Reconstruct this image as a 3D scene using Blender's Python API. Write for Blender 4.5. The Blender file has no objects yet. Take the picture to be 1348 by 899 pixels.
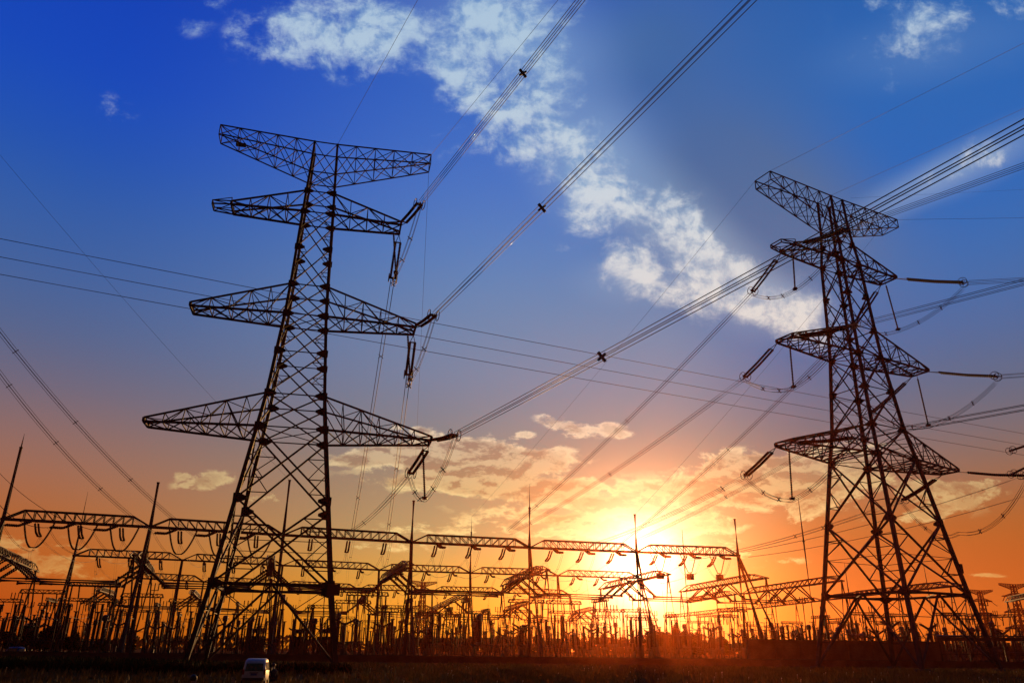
import bpy, math, random
from mathutils import Vector, Matrix
R = math.radians
V = Vector
sc = bpy.context.scene
col = sc.collection
rnd = random.Random(11)

# ------------------------------------------------------------------ camera
F_PX, PITCH, ROLL, EYE = 1020.5, 0.3784, 0.0101, 1.95
FW = V((0, math.cos(PITCH), math.sin(PITCH)))
UP0 = V((0, -math.sin(PITCH), math.cos(PITCH)))
RT = math.cos(ROLL) * V((1, 0, 0)) + math.sin(ROLL) * UP0
UP = -math.sin(ROLL) * V((1, 0, 0)) + math.cos(ROLL) * UP0
cd = bpy.data.cameras.new('camera')
cam = bpy.data.objects.new('camera', cd)
col.objects.link(cam)
cam.matrix_world = Matrix(((RT.x, UP.x, -FW.x, 0), (RT.y, UP.y, -FW.y, 0), (RT.z, UP.z, -FW.z, EYE), (0, 0, 0, 1)))
cd.sensor_width = 36
cd.lens = 36 * F_PX / 1348
cd.clip_start, cd.clip_end = 0.1, 12000
sc.camera = cam
CAMP = V((0, 0, EYE))

def ray(px, py):
    return (FW * F_PX + RT * (px - 674) - UP * (py - 449.5)).normalized()
def atz(px, py, z):
    d = ray(px, py); return CAMP + d * ((z - EYE) / d.z)
def aty(px, py, y):
    d = ray(px, py); return CAMP + d * (y / d.y)
def hgt(px, py, p):
    d = ray(px, py); return EYE + math.hypot(p[0], p[1]) / math.hypot(d.x, d.y) * d.z
def gnd(px, dist):
    d = ray(px, 855); h = V((d.x, d.y, 0)); h /= h.y
    return h * dist
def sphere_hit(px, py, P, L, near):
    d = ray(px, py); oc = CAMP - P
    b = d.dot(oc); c = oc.dot(oc) - L * L; q = b * b - c
    q = math.sqrt(q) if q > 0 else 0
    return CAMP + d * (-b - q if near else -b + q)
def plane_hit(px, py, P, az):
    n = V((math.cos(az), -math.sin(az), 0)); d = ray(px, py)
    return CAMP + d * ((P - CAMP).dot(n) / d.dot(n))

# ------------------------------------------------------------------ sky, sun, exposure
SUN_AZ, SUN_EL = R(9.25), R(5.5)
SUN_D = V((math.sin(SUN_AZ) * math.cos(SUN_EL), math.cos(SUN_AZ) * math.cos(SUN_EL), math.sin(SUN_EL)))
sc.view_settings.view_transform = 'Standard'
sc.view_settings.look = 'None'
sc.view_settings.exposure = 0
sc.view_settings.gamma = 1
sc.render.engine = 'CYCLES'
sc.cycles.use_denoising = True
sc.cycles.volume_bounces = 0
sc.cycles.max_bounces = 4
sc.cycles.transparent_max_bounces = 12

def lin(c):
    return tuple(((x / 255) / 12.92 if x / 255 <= .04045 else ((x / 255 + .055) / 1.055) ** 2.4) for x in c)

W = bpy.data.worlds.new('World')
sc.world = W
W.use_nodes = True
T = W.node_tree
T.nodes.clear()
def nd(t, **k):
    n = T.nodes.new(t)
    for a, b in k.items(): setattr(n, a, b)
    return n
def put(sock, v):
    if isinstance(v, bpy.types.NodeSocket): T.links.new(v, sock)
    else: sock.default_value = v
def M(op, a, b=0.0, c=None, clamp=False):
    n = nd('ShaderNodeMath', operation=op, use_clamp=clamp)
    put(n.inputs[0], a); put(n.inputs[1], b)
    if c is not None: put(n.inputs[2], c)
    return n.outputs[0]
def VM(op, a, b=(0, 0, 0), out=0):
    n = nd('ShaderNodeVectorMath', operation=op)
    put(n.inputs[0], a); put(n.inputs[1], b)
    return n.outputs[out]
def sstep(x, lo, hi, a=0.0, b=1.0):
    n = nd('ShaderNodeMapRange', interpolation_type='SMOOTHSTEP')
    put(n.inputs['Value'], x)
    for k, v in (('From Min', lo), ('From Max', hi), ('To Min', a), ('To Max', b)): put(n.inputs[k], v)
    return n.outputs['Result']
def ramp(x, stops, interp='LINEAR'):
    n = nd('ShaderNodeValToRGB'); e = n.color_ramp.elements; n.color_ramp.interpolation = interp
    while len(e) > 1: e.remove(e[0])
    stops = sorted(stops)
    e[0].position = stops[0][0]; e[0].color = (*lin(stops[0][1]), 1)
    for p, c in stops[1:]:
        q = e.new(p); q.color = (*lin(c), 1)
    put(n.inputs[0], x)
    return n.outputs[0]
def mixc(f, a, b, mode='MIX'):
    n = nd('ShaderNodeMix', data_type='RGBA', blend_type=mode)
    put(n.inputs[0], f); put(n.inputs[6], a); put(n.inputs[7], b)
    return n.outputs[2]
def noise(vec, scale, detail=8, rough=.55, dist=0.0):
    n = nd('ShaderNodeTexNoise')
    put(n.inputs['Vector'], vec); n.inputs['Scale'].default_value = scale
    n.inputs['Detail'].default_value = detail; n.inputs['Roughness'].default_value = rough
    n.inputs['Distortion'].default_value = dist
    return n.outputs['Fac']

tc = nd('ShaderNodeTexCoord')
D = VM('NORMALIZE', tc.outputs['Generated'])
sep = nd('ShaderNodeSeparateXYZ'); put(sep.inputs[0], D)
dx, dy, dz = sep.outputs
AZ = M('MULTIPLY', M('ARCTAN2', dx, dy), 57.2958)
EL = M('MULTIPLY', M('ARCSINE', dz), 57.2958)
e60 = M('DIVIDE', EL, 60.0, clamp=True)
LEFT = [(-0.0, (202, 74, 0)), (2, (214, 83, 0)), (4.7, (218, 99, 1)), (7.3, (209, 114, 41)), (10, (189, 121, 88)), (12.8, (162, 122, 118)), (15.5, (129, 119, 142)), (18.8, (96, 116, 165)), (22.5, (75, 114, 184)), (27, (52, 106, 197)), (31, (31, 94, 208)), (36, (14, 82, 221)), (45, (11, 68, 207)), (60, (9, 56, 178))]
MID = [(0, (219, 132, 1)), (2.3, (235, 166, 6)), (5, (216, 173, 66)), (7.6, (177, 160, 108)), (10.4, (168, 147, 110)), (13.2, (136, 134, 124)), (16, (126, 134, 150)), (18.8, (123, 138, 170)), (22.7, (116, 143, 184)), (27.3, (96, 139, 200)), (32.8, (77, 124, 211)), (38.3, (58, 113, 211)), (45, (46, 98, 205)), (60, (41, 57, 165))]
RIGHT = [(0.3, (216, 91, 0)), (2.5, (224, 101, 0)), (5.2, (215, 93, 0)), (8, (200, 106, 7)), (10.7, (166, 116, 85)), (13.5, (130, 119, 128)), (16.5, (105, 119, 154)), (19.8, (88, 120, 182)), (24, (67, 124, 202)), (28.5, (46, 119, 215)), (33, (46, 117, 211)), (38, (47, 119, 209)), (46, (42, 103, 196)), (60, (38, 79, 168))]
cl, cm_, cr = [ramp(e60, [(max(0, a) / 60, tuple(x * q for x in c)) for a, c in S], 'B_SPLINE') for S, q in ((LEFT, .875), (MID, .95), (RIGHT, .88))]
base = mixc(sstep(AZ, -34, 0), cl, cm_)
base = mixc(sstep(AZ, 11, 23), base, cr)
# tangent plane at the fixed world direction azimuth 0, elevation 21.7 degrees: flat map of that part of the sky
PN = V((0, math.cos(R(21.68)), math.sin(R(21.68)))); PE = V((1, 0, 0)); PU = PN.cross(PE) * -1
if PU.z < 0: PU = -PU
dn = VM('DOT_PRODUCT', D, PN, 1)
dns = M('MAXIMUM', dn, 0.12)
cmb = nd('ShaderNodeCombineXYZ')
put(cmb.inputs[0], M('DIVIDE', VM('DOT_PRODUCT', D, PE, 1), dns))
put(cmb.inputs[1], M('DIVIDE', VM('DOT_PRODUCT', D, PU, 1), dns))
P = cmb.outputs[0]
front = sstep(dn, .12, .4)
def plane(px, py):
    d = ray(px, py); k = d.dot(PN)
    return d.dot(PE) / k, d.dot(PU) / k
def blob(px, py, rx, ry, rot=0, wt=1.0, k=1.2):
    x, y = plane(px, py)
    m = nd('ShaderNodeMapping', vector_type='TEXTURE')
    q = P
    if LAST[0] is not None:                  # evaluate one after the other: keeps the shader's stack small
        a = nd('ShaderNodeVectorMath', operation='MULTIPLY_ADD')
        put(a.inputs[0], LAST[0]); put(a.inputs[1], (1e-7, 1e-7, 0)); put(a.inputs[2], P); q = a.outputs[0]
    put(m.inputs['Vector'], q)
    m.inputs['Location'].default_value = (x, y, 0)
    m.inputs['Rotation'].default_value = (0, 0, -R(rot))
    m.inputs['Scale'].default_value = (k * rx / F_PX, k * ry / F_PX, 1)
    return sstep(VM('LENGTH', m.outputs[0], out=1), 1.5, 0.0, 0.0, wt)
LAST = [None]
def blobs(L):
    s = None
    for b in L:
        k = blob(*b); s = k if s is None else M('ADD', s, k)
        LAST[0] = s
    return M('MULTIPLY', M('MINIMUM', s, 1.15), front)
# noise fields
warp = nd('ShaderNodeTexNoise'); put(warp.inputs['Vector'], P); warp.inputs['Scale'].default_value = 9; warp.inputs['Detail'].default_value = 4
wv = VM('MULTIPLY', VM('SUBTRACT', warp.outputs['Color'], (.5, .5, .5)), (.05, .04, 0))
P2 = VM('ADD', P, wv)
nA = noise(VM('MULTIPLY', P2, (1, 1.15, 1)), 14, 12, .63)
nB = noise(VM('MULTIPLY', P2, (1, 2.0, 1)), 19, 12, .64)
nC = noise(P, 4.5, 3, .5)
nD = noise(VM('ADD', VM('MULTIPLY', P2, (1, 1.15, 1)), (.006, -.011, 0)), 14, 12, .63)
# smooth dark veil to the right of the bright streak
veil = blobs([(905, 130, 150, 150, 0, .8), (985, 285, 130, 110, 0, 1), (1090, 330, 110, 90, 0, .6), (850, 40, 90, 90, 0, .5)])
base = mixc(M('MULTIPLY', veil, .95), base, ramp(e60, [(14 / 60, (128, 122, 142)), (22 / 60, (100, 117, 157)), (32 / 60, (80, 109, 159)), (40 / 60, (62, 104, 168))]))
# soft bright streak
soft = blobs([(640, 30, 150, 60, 10, .8), (735, 120, 70, 120, -20, .8), (800, 215, 70, 70, 30, .8), (880, 290, 80, 50, 40, .8), (965, 365, 70, 42, 45, .9), (1050, 410, 60, 32, 30, .8),
              (1300, 205, 90, 26, -28, .8), (1200, 250, 90, 22, -30, .7), (1235, 60, 120, 40, -10, .35), (830, 370, 60, 26, 0, .4)])
softa = M('MULTIPLY', soft, sstep(nC, .2, .75, .45, .85))
base = mixc(M('MULTIPLY', softa, .62), base, ramp(e60, [(16 / 60, (214, 194, 184)), (24 / 60, (196, 202, 214)), (33 / 60, (158, 186, 216)), (45 / 60, (136, 172, 214))]))
# broken white cloud
crisp = blobs([(395, 78, 66, 20, 14, .85), (430, 30, 80, 38, 5, .95), (505, 45, 60, 50, 0, .8), (610, 40, 50, 50, 0, .7), (640, 100, 70, 60, 20, .85), (700, 165, 70, 46, 30, .85), (690, 20, 80, 50, 0, .7),
               (735, 195, 40, 22, 20, .8), (765, 284, 36, 20, 0, .78), (800, 258, 66, 22, 12, .9), (865, 275, 60, 30, 25, .95), (905, 310, 46, 28, 40, .95), (930, 345, 50, 24, 40, .9), (845, 362, 66, 26, 0, .85), (820, 330, 26, 12, 0, .55),
               (910, 390, 60, 22, 10, .8), (985, 385, 54, 28, 35, .95), (1030, 420, 50, 22, 25, .9), (1065, 400, 26, 20, 0, .6), (660, 90, 120, 95, 20, .4), (880, 325, 130, 70, 40, .4), (1240, 40, 140, 60, 0, .25), (1040, 400, 80, 46, 20, .4), (420, 50, 90, 50, 0, .3), (760, 220, 90, 60, 30, .36), (140, 140, 34, 17, 20, .72), (255, 34, 24, 16, 0, .45), (283, 3, 22, 12, 0, .6), (310, 50, 16, 26, 0, .4),
               (1165, 85, 50, 30, 0, .44), (1160, 5, 26, 22, 0, .55), (1240, 20, 60, 24, 0, .5), (1325, 15, 30, 30, 0, .55), (1300, 200, 46, 20, -10, .75), (1225, 240, 50, 12, -25, .7), (745, 330, 26, 10, 0, .5), (590, 190, 40, 20, 0, .3), (120, 170, 16, 10, 0, .3), (660, 285, 20, 8, 0, .25)])
dens = M('ADD', M('MULTIPLY', crisp, .9), M('MULTIPLY', M('SUBTRACT', nA, .5), 3.9))
ca = M('MULTIPLY', sstep(dens, .2, 1.4), sstep(crisp, .04, .4))
light = sstep(M('ADD', M('MULTIPLY', M('SUBTRACT', nA, nD), 2.2), M('MULTIPLY', dens, .22)), -.12, .42)
ccol = mixc(light, ramp(e60, [(14 / 60, (196, 172, 164)), (24 / 60, (176, 184, 200)), (33 / 60, (138, 172, 210)), (45 / 60, (122, 162, 210))]),
            ramp(e60, [(14 / 60, (250, 226, 200)), (22 / 60, (238, 228, 220)), (30 / 60, (222, 226, 230)), (40 / 60, (190, 212, 230)), (50 / 60, (172, 202, 228))]))
base = mixc(M('MULTIPLY', ca, .92), base, ccol)
# low evening clouds, lit from behind
low = blobs([(600, 615, 150, 30, 0, .35), (700, 650, 140, 26, 0, .35), (830, 680, 120, 26, 0, .4), (960, 640, 120, 40, -8, .35), (1080, 640, 90, 40, 0, .3), (900, 720, 100, 14, 0, .35), (640, 690, 140, 12, 0, .3), (1240, 660, 90, 26, -10, .3), (60, 730, 110, 26, 10, .3), (470, 603, 40, 9, 0, .8), (540, 600, 60, 14, 0, .8), (600, 585, 60, 14, 0, .8), (640, 612, 80, 20, 0, 1), (715, 605, 46, 14, 0, .95), (560, 628, 60, 8, 0, .6), (640, 646, 90, 9, 4, .85), (740, 640, 60, 9, 0, .7), (556, 566, 14, 5, 0, .8), (520, 563, 10, 4, 0, .6),
             (690, 573, 14, 5, 0, .8), (740, 556, 30, 9, 10, .75), (770, 572, 30, 9, 10, .7), (815, 571, 26, 8, 0, .8), (800, 562, 20, 6, 0, .6), (268, 634, 34, 11, -8, .85), (345, 655, 30, 8, 0, .6), (240, 625, 10, 5, 0, .5),
             (770, 690, 90, 8, 8, .7), (800, 660, 60, 10, 0, .6), (850, 645, 40, 9, 0, .7), (830, 665, 34, 8, 0, .6), (930, 632, 44, 14, -8, .95), (975, 610, 50, 15, 0, .95), (1000, 632, 50, 16, 0, .9), (960, 655, 60, 9, 0, .7), (1060, 640, 60, 22, 0, .85), (1040, 610, 40, 12, 0, .7),
             (900, 695, 60, 9, 0, .7), (880, 710, 60, 8, 0, .6), (730, 705, 60, 7, 0, .6), (1055, 675, 16, 16, 0, .6), (1265, 640, 50, 10, 0, .55), (1240, 670, 46, 10, -15, .7), (1295, 757, 26, 3, 0, .6), (930, 730, 50, 6, 0, .5), (40, 735, 70, 18, 12, .5), (1120, 600, 60, 20, 0, .5), (1190, 640, 40, 14, 0, .5), (560, 700, 60, 6, 0, .4), (520, 720, 60, 6, 0, .4), (1010, 740, 60, 6, -4, .4)])
dl = M('ADD', low, M('MULTIPLY', M('SUBTRACT', nB, .5), 3.4))
la = M('MULTIPLY', sstep(dl, .2, .66), sstep(low, .04, .3))
nB2 = noise(VM('ADD', VM('MULTIPLY', P2, (1, 2.0, 1)), (.004, -.016, 0)), 19, 12, .64)
core = M('ADD', M('MULTIPLY', sstep(dl, .4, 1.0), .5), M('MULTIPLY', sstep(M('SUBTRACT', nB, nB2), .07, -.09), .62), None, True)
lcol = mixc(core, ramp(e60, [(2 / 60, (250, 190, 80)), (7 / 60, (254, 230, 150)), (11 / 60, (250, 222, 154)), (16 / 60, (244, 222, 196))]),
            ramp(e60, [(2 / 60, (204, 118, 34)), (7 / 60, (184, 124, 64)), (11 / 60, (164, 126, 86)), (16 / 60, (140, 122, 116))]))
sunside = sstep(M('ABSOLUTE', M('SUBTRACT', AZ, 4.0)), 34, 8)
lcol = mixc(sunside, mixc(.55, lcol, base), lcol)
base = mixc(M('MULTIPLY', la, .88), base, lcol)
# aureole round the sun
ang = M('MULTIPLY', M('ARCCOSINE', M('MINIMUM', VM('DOT_PRODUCT', D, SUN_D, 1), .999999)), 57.2958)
def glow(w, p, k, c):
    g = M('MULTIPLY', M('EXPONENT', M('MULTIPLY', M('POWER', M('DIVIDE', ang, w), p), -1.0)), k)
    n = nd('ShaderNodeVectorMath', operation='SCALE'); put(n.inputs[0], c); put(n.inputs[3], g)
    return n.outputs[0]
for g in (glow(2.2, 1.25, 4.5, (1, .9, .6)), glow(4.0, 1.2, .4, (1, .86, .36)), glow(9.5, 1.6, .1, (.35, .75, .1))):
    base = VM('ADD', base, g)
# dusk side of the sky behind the viewer and below the horizon
back = sstep(M('ABSOLUTE', AZ), 50, 110, 1.0, .2)
base = mixc(sstep(M('ABSOLUTE', AZ), 50, 110), base, VM('MULTIPLY', base, (1.0, .72, .55)))
n = nd('ShaderNodeVectorMath', operation='SCALE'); put(n.inputs[0], base); put(n.inputs[3], M('MULTIPLY', M('MULTIPLY', back, .92), M('MULTIPLY', sstep(EL, -6, -1, .12, 1.0), sstep(EL, 46, 70, 1.0, .3))))
bg = nd('ShaderNodeBackground'); put(bg.inputs[0], n.outputs[0]); bg.inputs[1].default_value = 1.0
sky = nd('ShaderNodeTexSky', sky_type='NISHITA', sun_disc=False)
sky.sun_elevation = SUN_EL; sky.sun_rotation = SUN_AZ
bg2 = nd('ShaderNodeBackground'); put(bg2.inputs[0], sky.outputs[0]); bg2.inputs[1].default_value = .005
ad = nd('ShaderNodeAddShader'); put(ad.inputs[0], bg.outputs[0]); put(ad.inputs[1], bg2.outputs[0])
ow = nd('ShaderNodeOutputWorld'); put(ow.inputs[0], ad.outputs[0])
W.cycles.sampling_method = 'MANUAL'
W.cycles.sample_map_resolution = 512

sd = bpy.data.lights.new('sun', 'SUN'); sd.energy = 4.6; sd.angle = R(.6); sd.color = (1, .5, .16)
so = bpy.data.objects.new('sun', sd); col.objects.link(so)
so.rotation_euler = (-SUN_D).to_track_quat('-Z', 'Y').to_euler()

#--BODY--
# ------------------------------------------------------------------ materials
def mat(name, c1, c2, scale=4.0, rough=.6, metal=0.0, detail=6, bump=0.0, coord='Object', transl=0.0, spec=.4):
    m = bpy.data.materials.new(name); m.use_nodes = True
    t = m.node_tree; b = t.nodes['Principled BSDF']
    tx = t.nodes.new('ShaderNodeTexCoord'); nz = t.nodes.new('ShaderNodeTexNoise')
    nz.inputs['Scale'].default_value = scale; nz.inputs['Detail'].default_value = detail
    t.links.new(tx.outputs[coord], nz.inputs['Vector'])
    r = t.nodes.new('ShaderNodeValToRGB')
    r.color_ramp.elements[0].position = .32; r.color_ramp.elements[1].position = .68
    r.color_ramp.elements[0].color = (*c1, 1); r.color_ramp.elements[1].color = (*c2, 1)
    t.links.new(nz.outputs['Fac'], r.inputs[0]); t.links.new(r.outputs[0], b.inputs['Base Color'])
    b.inputs['Roughness'].default_value = rough; b.inputs['Metallic'].default_value = metal
    b.inputs['Specular IOR Level'].default_value = spec
    if bump:
        bp = t.nodes.new('ShaderNodeBump'); bp.inputs['Strength'].default_value = bump; bp.inputs['Distance'].default_value = .05
        t.links.new(nz.outputs['Fac'], bp.inputs['Height']); t.links.new(bp.outputs[0], b.inputs['Normal'])
    if transl:
        o = t.nodes['Material Output']; tr = t.nodes.new('ShaderNodeBsdfTranslucent'); mx = t.nodes.new('ShaderNodeMixShader')
        tr.inputs[0].default_value = (*[min(1, x * 2.2) for x in c2], 1); mx.inputs[0].default_value = transl
        t.links.new(b.outputs[0], mx.inputs[1]); t.links.new(tr.outputs[0], mx.inputs[2]); t.links.new(mx.outputs[0], o.inputs[0])
    return m
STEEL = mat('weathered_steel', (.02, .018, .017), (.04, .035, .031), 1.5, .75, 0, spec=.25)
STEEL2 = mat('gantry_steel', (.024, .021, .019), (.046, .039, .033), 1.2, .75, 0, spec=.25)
WIRE = mat('aluminium_wire', (.025, .024, .023), (.045, .042, .04), 3, .6, 0, spec=.3)
PORC = mat('brown_porcelain', (.012, .007, .005), (.024, .012, .008), 6, .7, 0, spec=.12)
FIT = mat('fitting_metal', (.035, .032, .03), (.06, .054, .05), 6, .55, .2)
CONC = mat('concrete', (.045, .04, .035), (.085, .075, .064), 3, .95, 0, bump=.3, spec=.08)
TANKM = mat('transformer_paint', (.035, .037, .037), (.06, .062, .06), 2, .6, 0, spec=.2)
LEAF = mat('leaf', (.014, .022, .006), (.045, .06, .016), 1.3, .8, 0, transl=.05, spec=.1)
LEAF2 = mat('dry_leaf', (.02, .021, .008), (.055, .046, .018), 1.1, .8, 0, transl=.05, spec=.1)
BARK = mat('bark', (.03, .022, .016), (.07, .055, .04), 8, .9, 0, bump=.4)
GRASSM = mat('grass_blade', (.07, .042, .013), (.16, .095, .03), .6, .8, 0, coord='Object', transl=.05, spec=.03)
CROPM = mat('crop_leaf', (.008, .011, .004), (.02, .024, .009), .8, .85, 0, transl=.06, spec=.05)
PALE = mat('pale_leaf_glint', (.25, .18, .1), (.4, .3, .18), 2, .7, 0, transl=.3)  # pale tone paints in the shine of backlit leaves
SIGNM = mat('enamel_sign', (.05, .008, .006), (.07, .013, .01), 3, .45, 0)
RUBBER = mat('rubber', (.012, .012, .012), (.025, .024, .023), 8, .85, 0)
GLASS = mat('dark_glass', (.012, .013, .014), (.02, .021, .022), 2, .12, 0, spec=.6)
SILVER = mat('silver_paint', (.42, .41, .4), (.5, .49, .47), 5, .36, .1)
BLUEP = mat('blue_paint', (.02, .045, .14), (.03, .065, .18), 3, .35, .3)
LAMPR = mat('red_lens', (.22, .012, .01), (.3, .02, .014), 6, .25, 0)
PLATEM = mat('plate_enamel', (.03, .06, .2), (.05, .085, .26), 6, .4, 0)
PLASTIC = mat('black_plastic', (.018, .018, .019), (.03, .03, .03), 9, .6, 0)
SKIN = mat('skin', (.32, .19, .13), (.4, .25, .17), 9, .6, 0)
HAIR = mat('hair', (.012, .01, .008), (.025, .02, .016), 30, .6, 0)
REDC = mat('red_cloth', (.35, .05, .02), (.5, .09, .035), 14, .85, 0, bump=.2)
DARKC = mat('dark_cloth', (.016, .016, .02), (.032, .03, .035), 14, .9, 0, bump=.2)

def wall_mat():
    m = bpy.data.materials.new('red_brick'); m.use_nodes = True; t = m.node_tree; b = t.nodes['Principled BSDF']
    tx = t.nodes.new('ShaderNodeTexCoord'); br = t.nodes.new('ShaderNodeTexBrick'); mp = t.nodes.new('ShaderNodeMapping')
    mp.inputs['Rotation'].default_value = (R(90), 0, 0)
    t.links.new(tx.outputs['Object'], mp.inputs[0]); t.links.new(mp.outputs[0], br.inputs[0])
    br.inputs['Scale'].default_value = 1.0; br.inputs['Brick Width'].default_value = .25; br.inputs['Row Height'].default_value = .075
    br.inputs['Mortar Size'].default_value = .009
    br.inputs['Color1'].default_value = (.11, .032, .02, 1); br.inputs['Color2'].default_value = (.16, .052, .032, 1); br.inputs['Mortar'].default_value = (.12, .09, .07, 1)
    nz = t.nodes.new('ShaderNodeTexNoise'); nz.inputs['Scale'].default_value = .45; nz.inputs['Detail'].default_value = 6
    t.links.new(tx.outputs['Object'], nz.inputs[0])
    mx = t.nodes.new('ShaderNodeMix'); mx.data_type = 'RGBA'; mx.blend_type = 'MULTIPLY'; mx.inputs[0].default_value = .8
    r = t.nodes.new('ShaderNodeValToRGB'); r.color_ramp.elements[0].position = .3; r.color_ramp.elements[1].position = .7
    r.color_ramp.elements[0].color = (.4, .38, .36, 1)
    t.links.new(nz.outputs[0], r.inputs[0]); t.links.new(br.outputs[0], mx.inputs[6]); t.links.new(r.outputs[0], mx.inputs[7])
    t.links.new(mx.outputs[2], b.inputs['Base Color']); b.inputs['Roughness'].default_value = .9
    return m
BRICK = wall_mat()
def ground_mat():
    m = bpy.data.materials.new('field_soil'); m.use_nodes = True; t = m.node_tree; b = t.nodes['Principled BSDF']
    tx = t.nodes.new('ShaderNodeTexCoord')
    def nz(s, d=8):
        n = t.nodes.new('ShaderNodeTexNoise'); n.inputs['Scale'].default_value = s; n.inputs['Detail'].default_value = d
        t.links.new(tx.outputs['Object'], n.inputs[0]); return n.outputs['Fac']
    def rp(x, a, c1, c, c2):
        r = t.nodes.new('ShaderNodeValToRGB'); e = r.color_ramp.elements
        e[0].position = a; e[0].color = (*c1, 1); e[1].position = c; e[1].color = (*c2, 1); t.links.new(x, r.inputs[0]); return r.outputs[0]
    def mx(f, a, c, mode='MIX'):
        n = t.nodes.new('ShaderNodeMix'); n.data_type = 'RGBA'; n.blend_type = mode
        if isinstance(f, float): n.inputs[0].default_value = f
        else: t.links.new(f, n.inputs[0])
        t.links.new(a, n.inputs[6]); t.links.new(c, n.inputs[7]); return n.outputs[2]
    soil = rp(nz(.9), .3, (.11, .05, .02), .7, (.19, .095, .04))
    weed = rp(nz(2.2), .3, (.07, .05, .016), .7, (.14, .09, .032))
    patch = rp(nz(.07, 5), .42, (0, 0, 0), .58, (1, 1, 1))
    cc = mx(patch, soil, weed)
    t.links.new(cc, b.inputs['Base Color']); b.inputs['Roughness'].default_value = .95; b.inputs['Specular IOR Level'].default_value = 0
    bp = t.nodes.new('ShaderNodeBump'); bp.inputs['Strength'].default_value = .8; bp.inputs['Distance'].default_value = .2
    t.links.new(nz(1.6), bp.inputs['Height']); t.links.new(bp.outputs[0], b.inputs['Normal'])
    return m
SOIL = ground_mat()

# ------------------------------------------------------------------ mesh tools
class MB:
    def __init__(s): s.v = []; s.f = []
    def ring(s, c, a, b, r, n):
        i = len(s.v)
        for k in range(n):
            t = 2 * math.pi * k / n
            s.v.append(c + a * (r * math.cos(t)) + b * (r * math.sin(t)))
        return i
    @staticmethod
    def frame(d):
        d = d.normalized(); u = V((0, 0, 1)) if abs(d.z) < .9 else V((1, 0, 0))
        a = d.cross(u).normalized(); return d, a, a.cross(d).normalized()
    def bar(s, p, q, w, h=None):
        p, q = V(p), V(q); h = h or w
        if (q - p).length < 1e-4: return
        d, a, b = s.frame(q - p); i = len(s.v)
        for e in (p, q):
            for x, y in ((-1, -1), (1, -1), (1, 1), (-1, 1)): s.v.append(e + a * (x * w / 2) + b * (y * h / 2))
        s.f += [(i, i + 1, i + 5, i + 4), (i + 1, i + 2, i + 6, i + 5), (i + 2, i + 3, i + 7, i + 6), (i + 3, i, i + 4, i + 7), (i + 3, i + 2, i + 1, i), (i + 4, i + 5, i + 6, i + 7)]
    def tube(s, pts, r, n=6, cap=True):
        pts = [V(p) for p in pts]; rs = r if isinstance(r, (list, tuple)) else [r] * len(pts)
        prev = None; i0 = None
        for k, p in enumerate(pts):
            d = (pts[min(k + 1, len(pts) - 1)] - pts[max(k - 1, 0)]).normalized()
            if k == 0: _, a, b = s.frame(d)
            else:
                a = (a - d * a.dot(d)).normalized(); b = d.cross(a)
            i = s.ring(p, a, b, rs[k], n)
            if prev is not None:
                for j in range(n): s.f.append((prev + j, prev + (j + 1) % n, i + (j + 1) % n, i + j))
            else: i0 = i
            prev = i
        if cap:
            s.f.append(tuple(reversed(range(i0, i0 + n)))); s.f.append(tuple(range(prev, prev + n)))
    def lathe(s, p, q, prof, n=10):
        p, q = V(p), V(q); d, a, b = s.frame(q - p); prev = None
        for t, r in prof:
            i = s.ring(p + (q - p) * t, a, b, r, n)
            if prev is not None:
                for j in range(n): s.f.append((prev + j, prev + (j + 1) % n, i + (j + 1) % n, i + j))
            else: s.f.append(tuple(reversed(range(i, i + n))))
            prev = i
        s.f.append(tuple(range(prev, prev + n)))
    def ribs(s, p, q, r, k, n=8, core=.55):
        prof = [(0, r * core)]
        for j in range(k):
            t0 = j / k; prof += [(t0 + .12 / k, r * core), (t0 + .45 / k, r), (t0 + .62 / k, r * .96), (t0 + .9 / k, r * core)]
        s.lathe(p, q, prof + [(1, r * core)], n)
    def box(s, c, size, rz=0.0):
        c = V(c); x, y, z = [k / 2 for k in size]; ca, sa = math.cos(rz), math.sin(rz); i = len(s.v)
        for dz in (-z, z):
            for dx_, dy_ in ((-x, -y), (x, -y), (x, y), (-x, y)):
                s.v.append(c + V((dx_ * ca - dy_ * sa, dx_ * sa + dy_ * ca, dz)))
        s.f += [(i + 3, i + 2, i + 1, i), (i + 4, i + 5, i + 6, i + 7)] + [(i + k, i + (k + 1) % 4, i + 4 + (k + 1) % 4, i + 4 + k) for k in range(4)]
    def torus(s, c, axis, R_, r, n=14, m=5, sx=1.0):
        d, a, b = s.frame(V(axis)); pts = [V(c) + a * (R_ * sx * math.cos(2 * math.pi * k / n)) + b * (R_ * math.sin(2 * math.pi * k / n)) for k in range(n + 1)]
        s.tube(pts, r, m, False)
    def build(s, name, m, parent=None, smooth=False, org=None, at=None):
        o0 = V(org) if org is not None else V((0, 0, 0))
        me = bpy.data.meshes.new(name)
        me.from_pydata([tuple(p - o0) for p in s.v], [], s.f); me.materials.append(m)
        if smooth: me.polygons.foreach_set('use_smooth', [True] * len(me.polygons))
        o = bpy.data.objects.new(name, me); col.objects.link(o)
        if parent is not None: o.parent = parent
        elif org is not None: o.location = o0
        elif at is not None: o.location = V(at)
        return o
def tag(o, label, cat, group=None, kind=None):
    o['label'] = label; o['category'] = cat
    if group: o['group'] = group
    if kind: o['kind'] = kind
    return o
def thing(name, label, cat, loc=(0, 0, 0), rz=0.0, group=None):
    o = bpy.data.objects.new(name, None); col.objects.link(o); o.empty_display_size = .5
    o.location = loc; o.rotation_euler = (0, 0, rz)
    return tag(o, label, cat, group)
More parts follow.
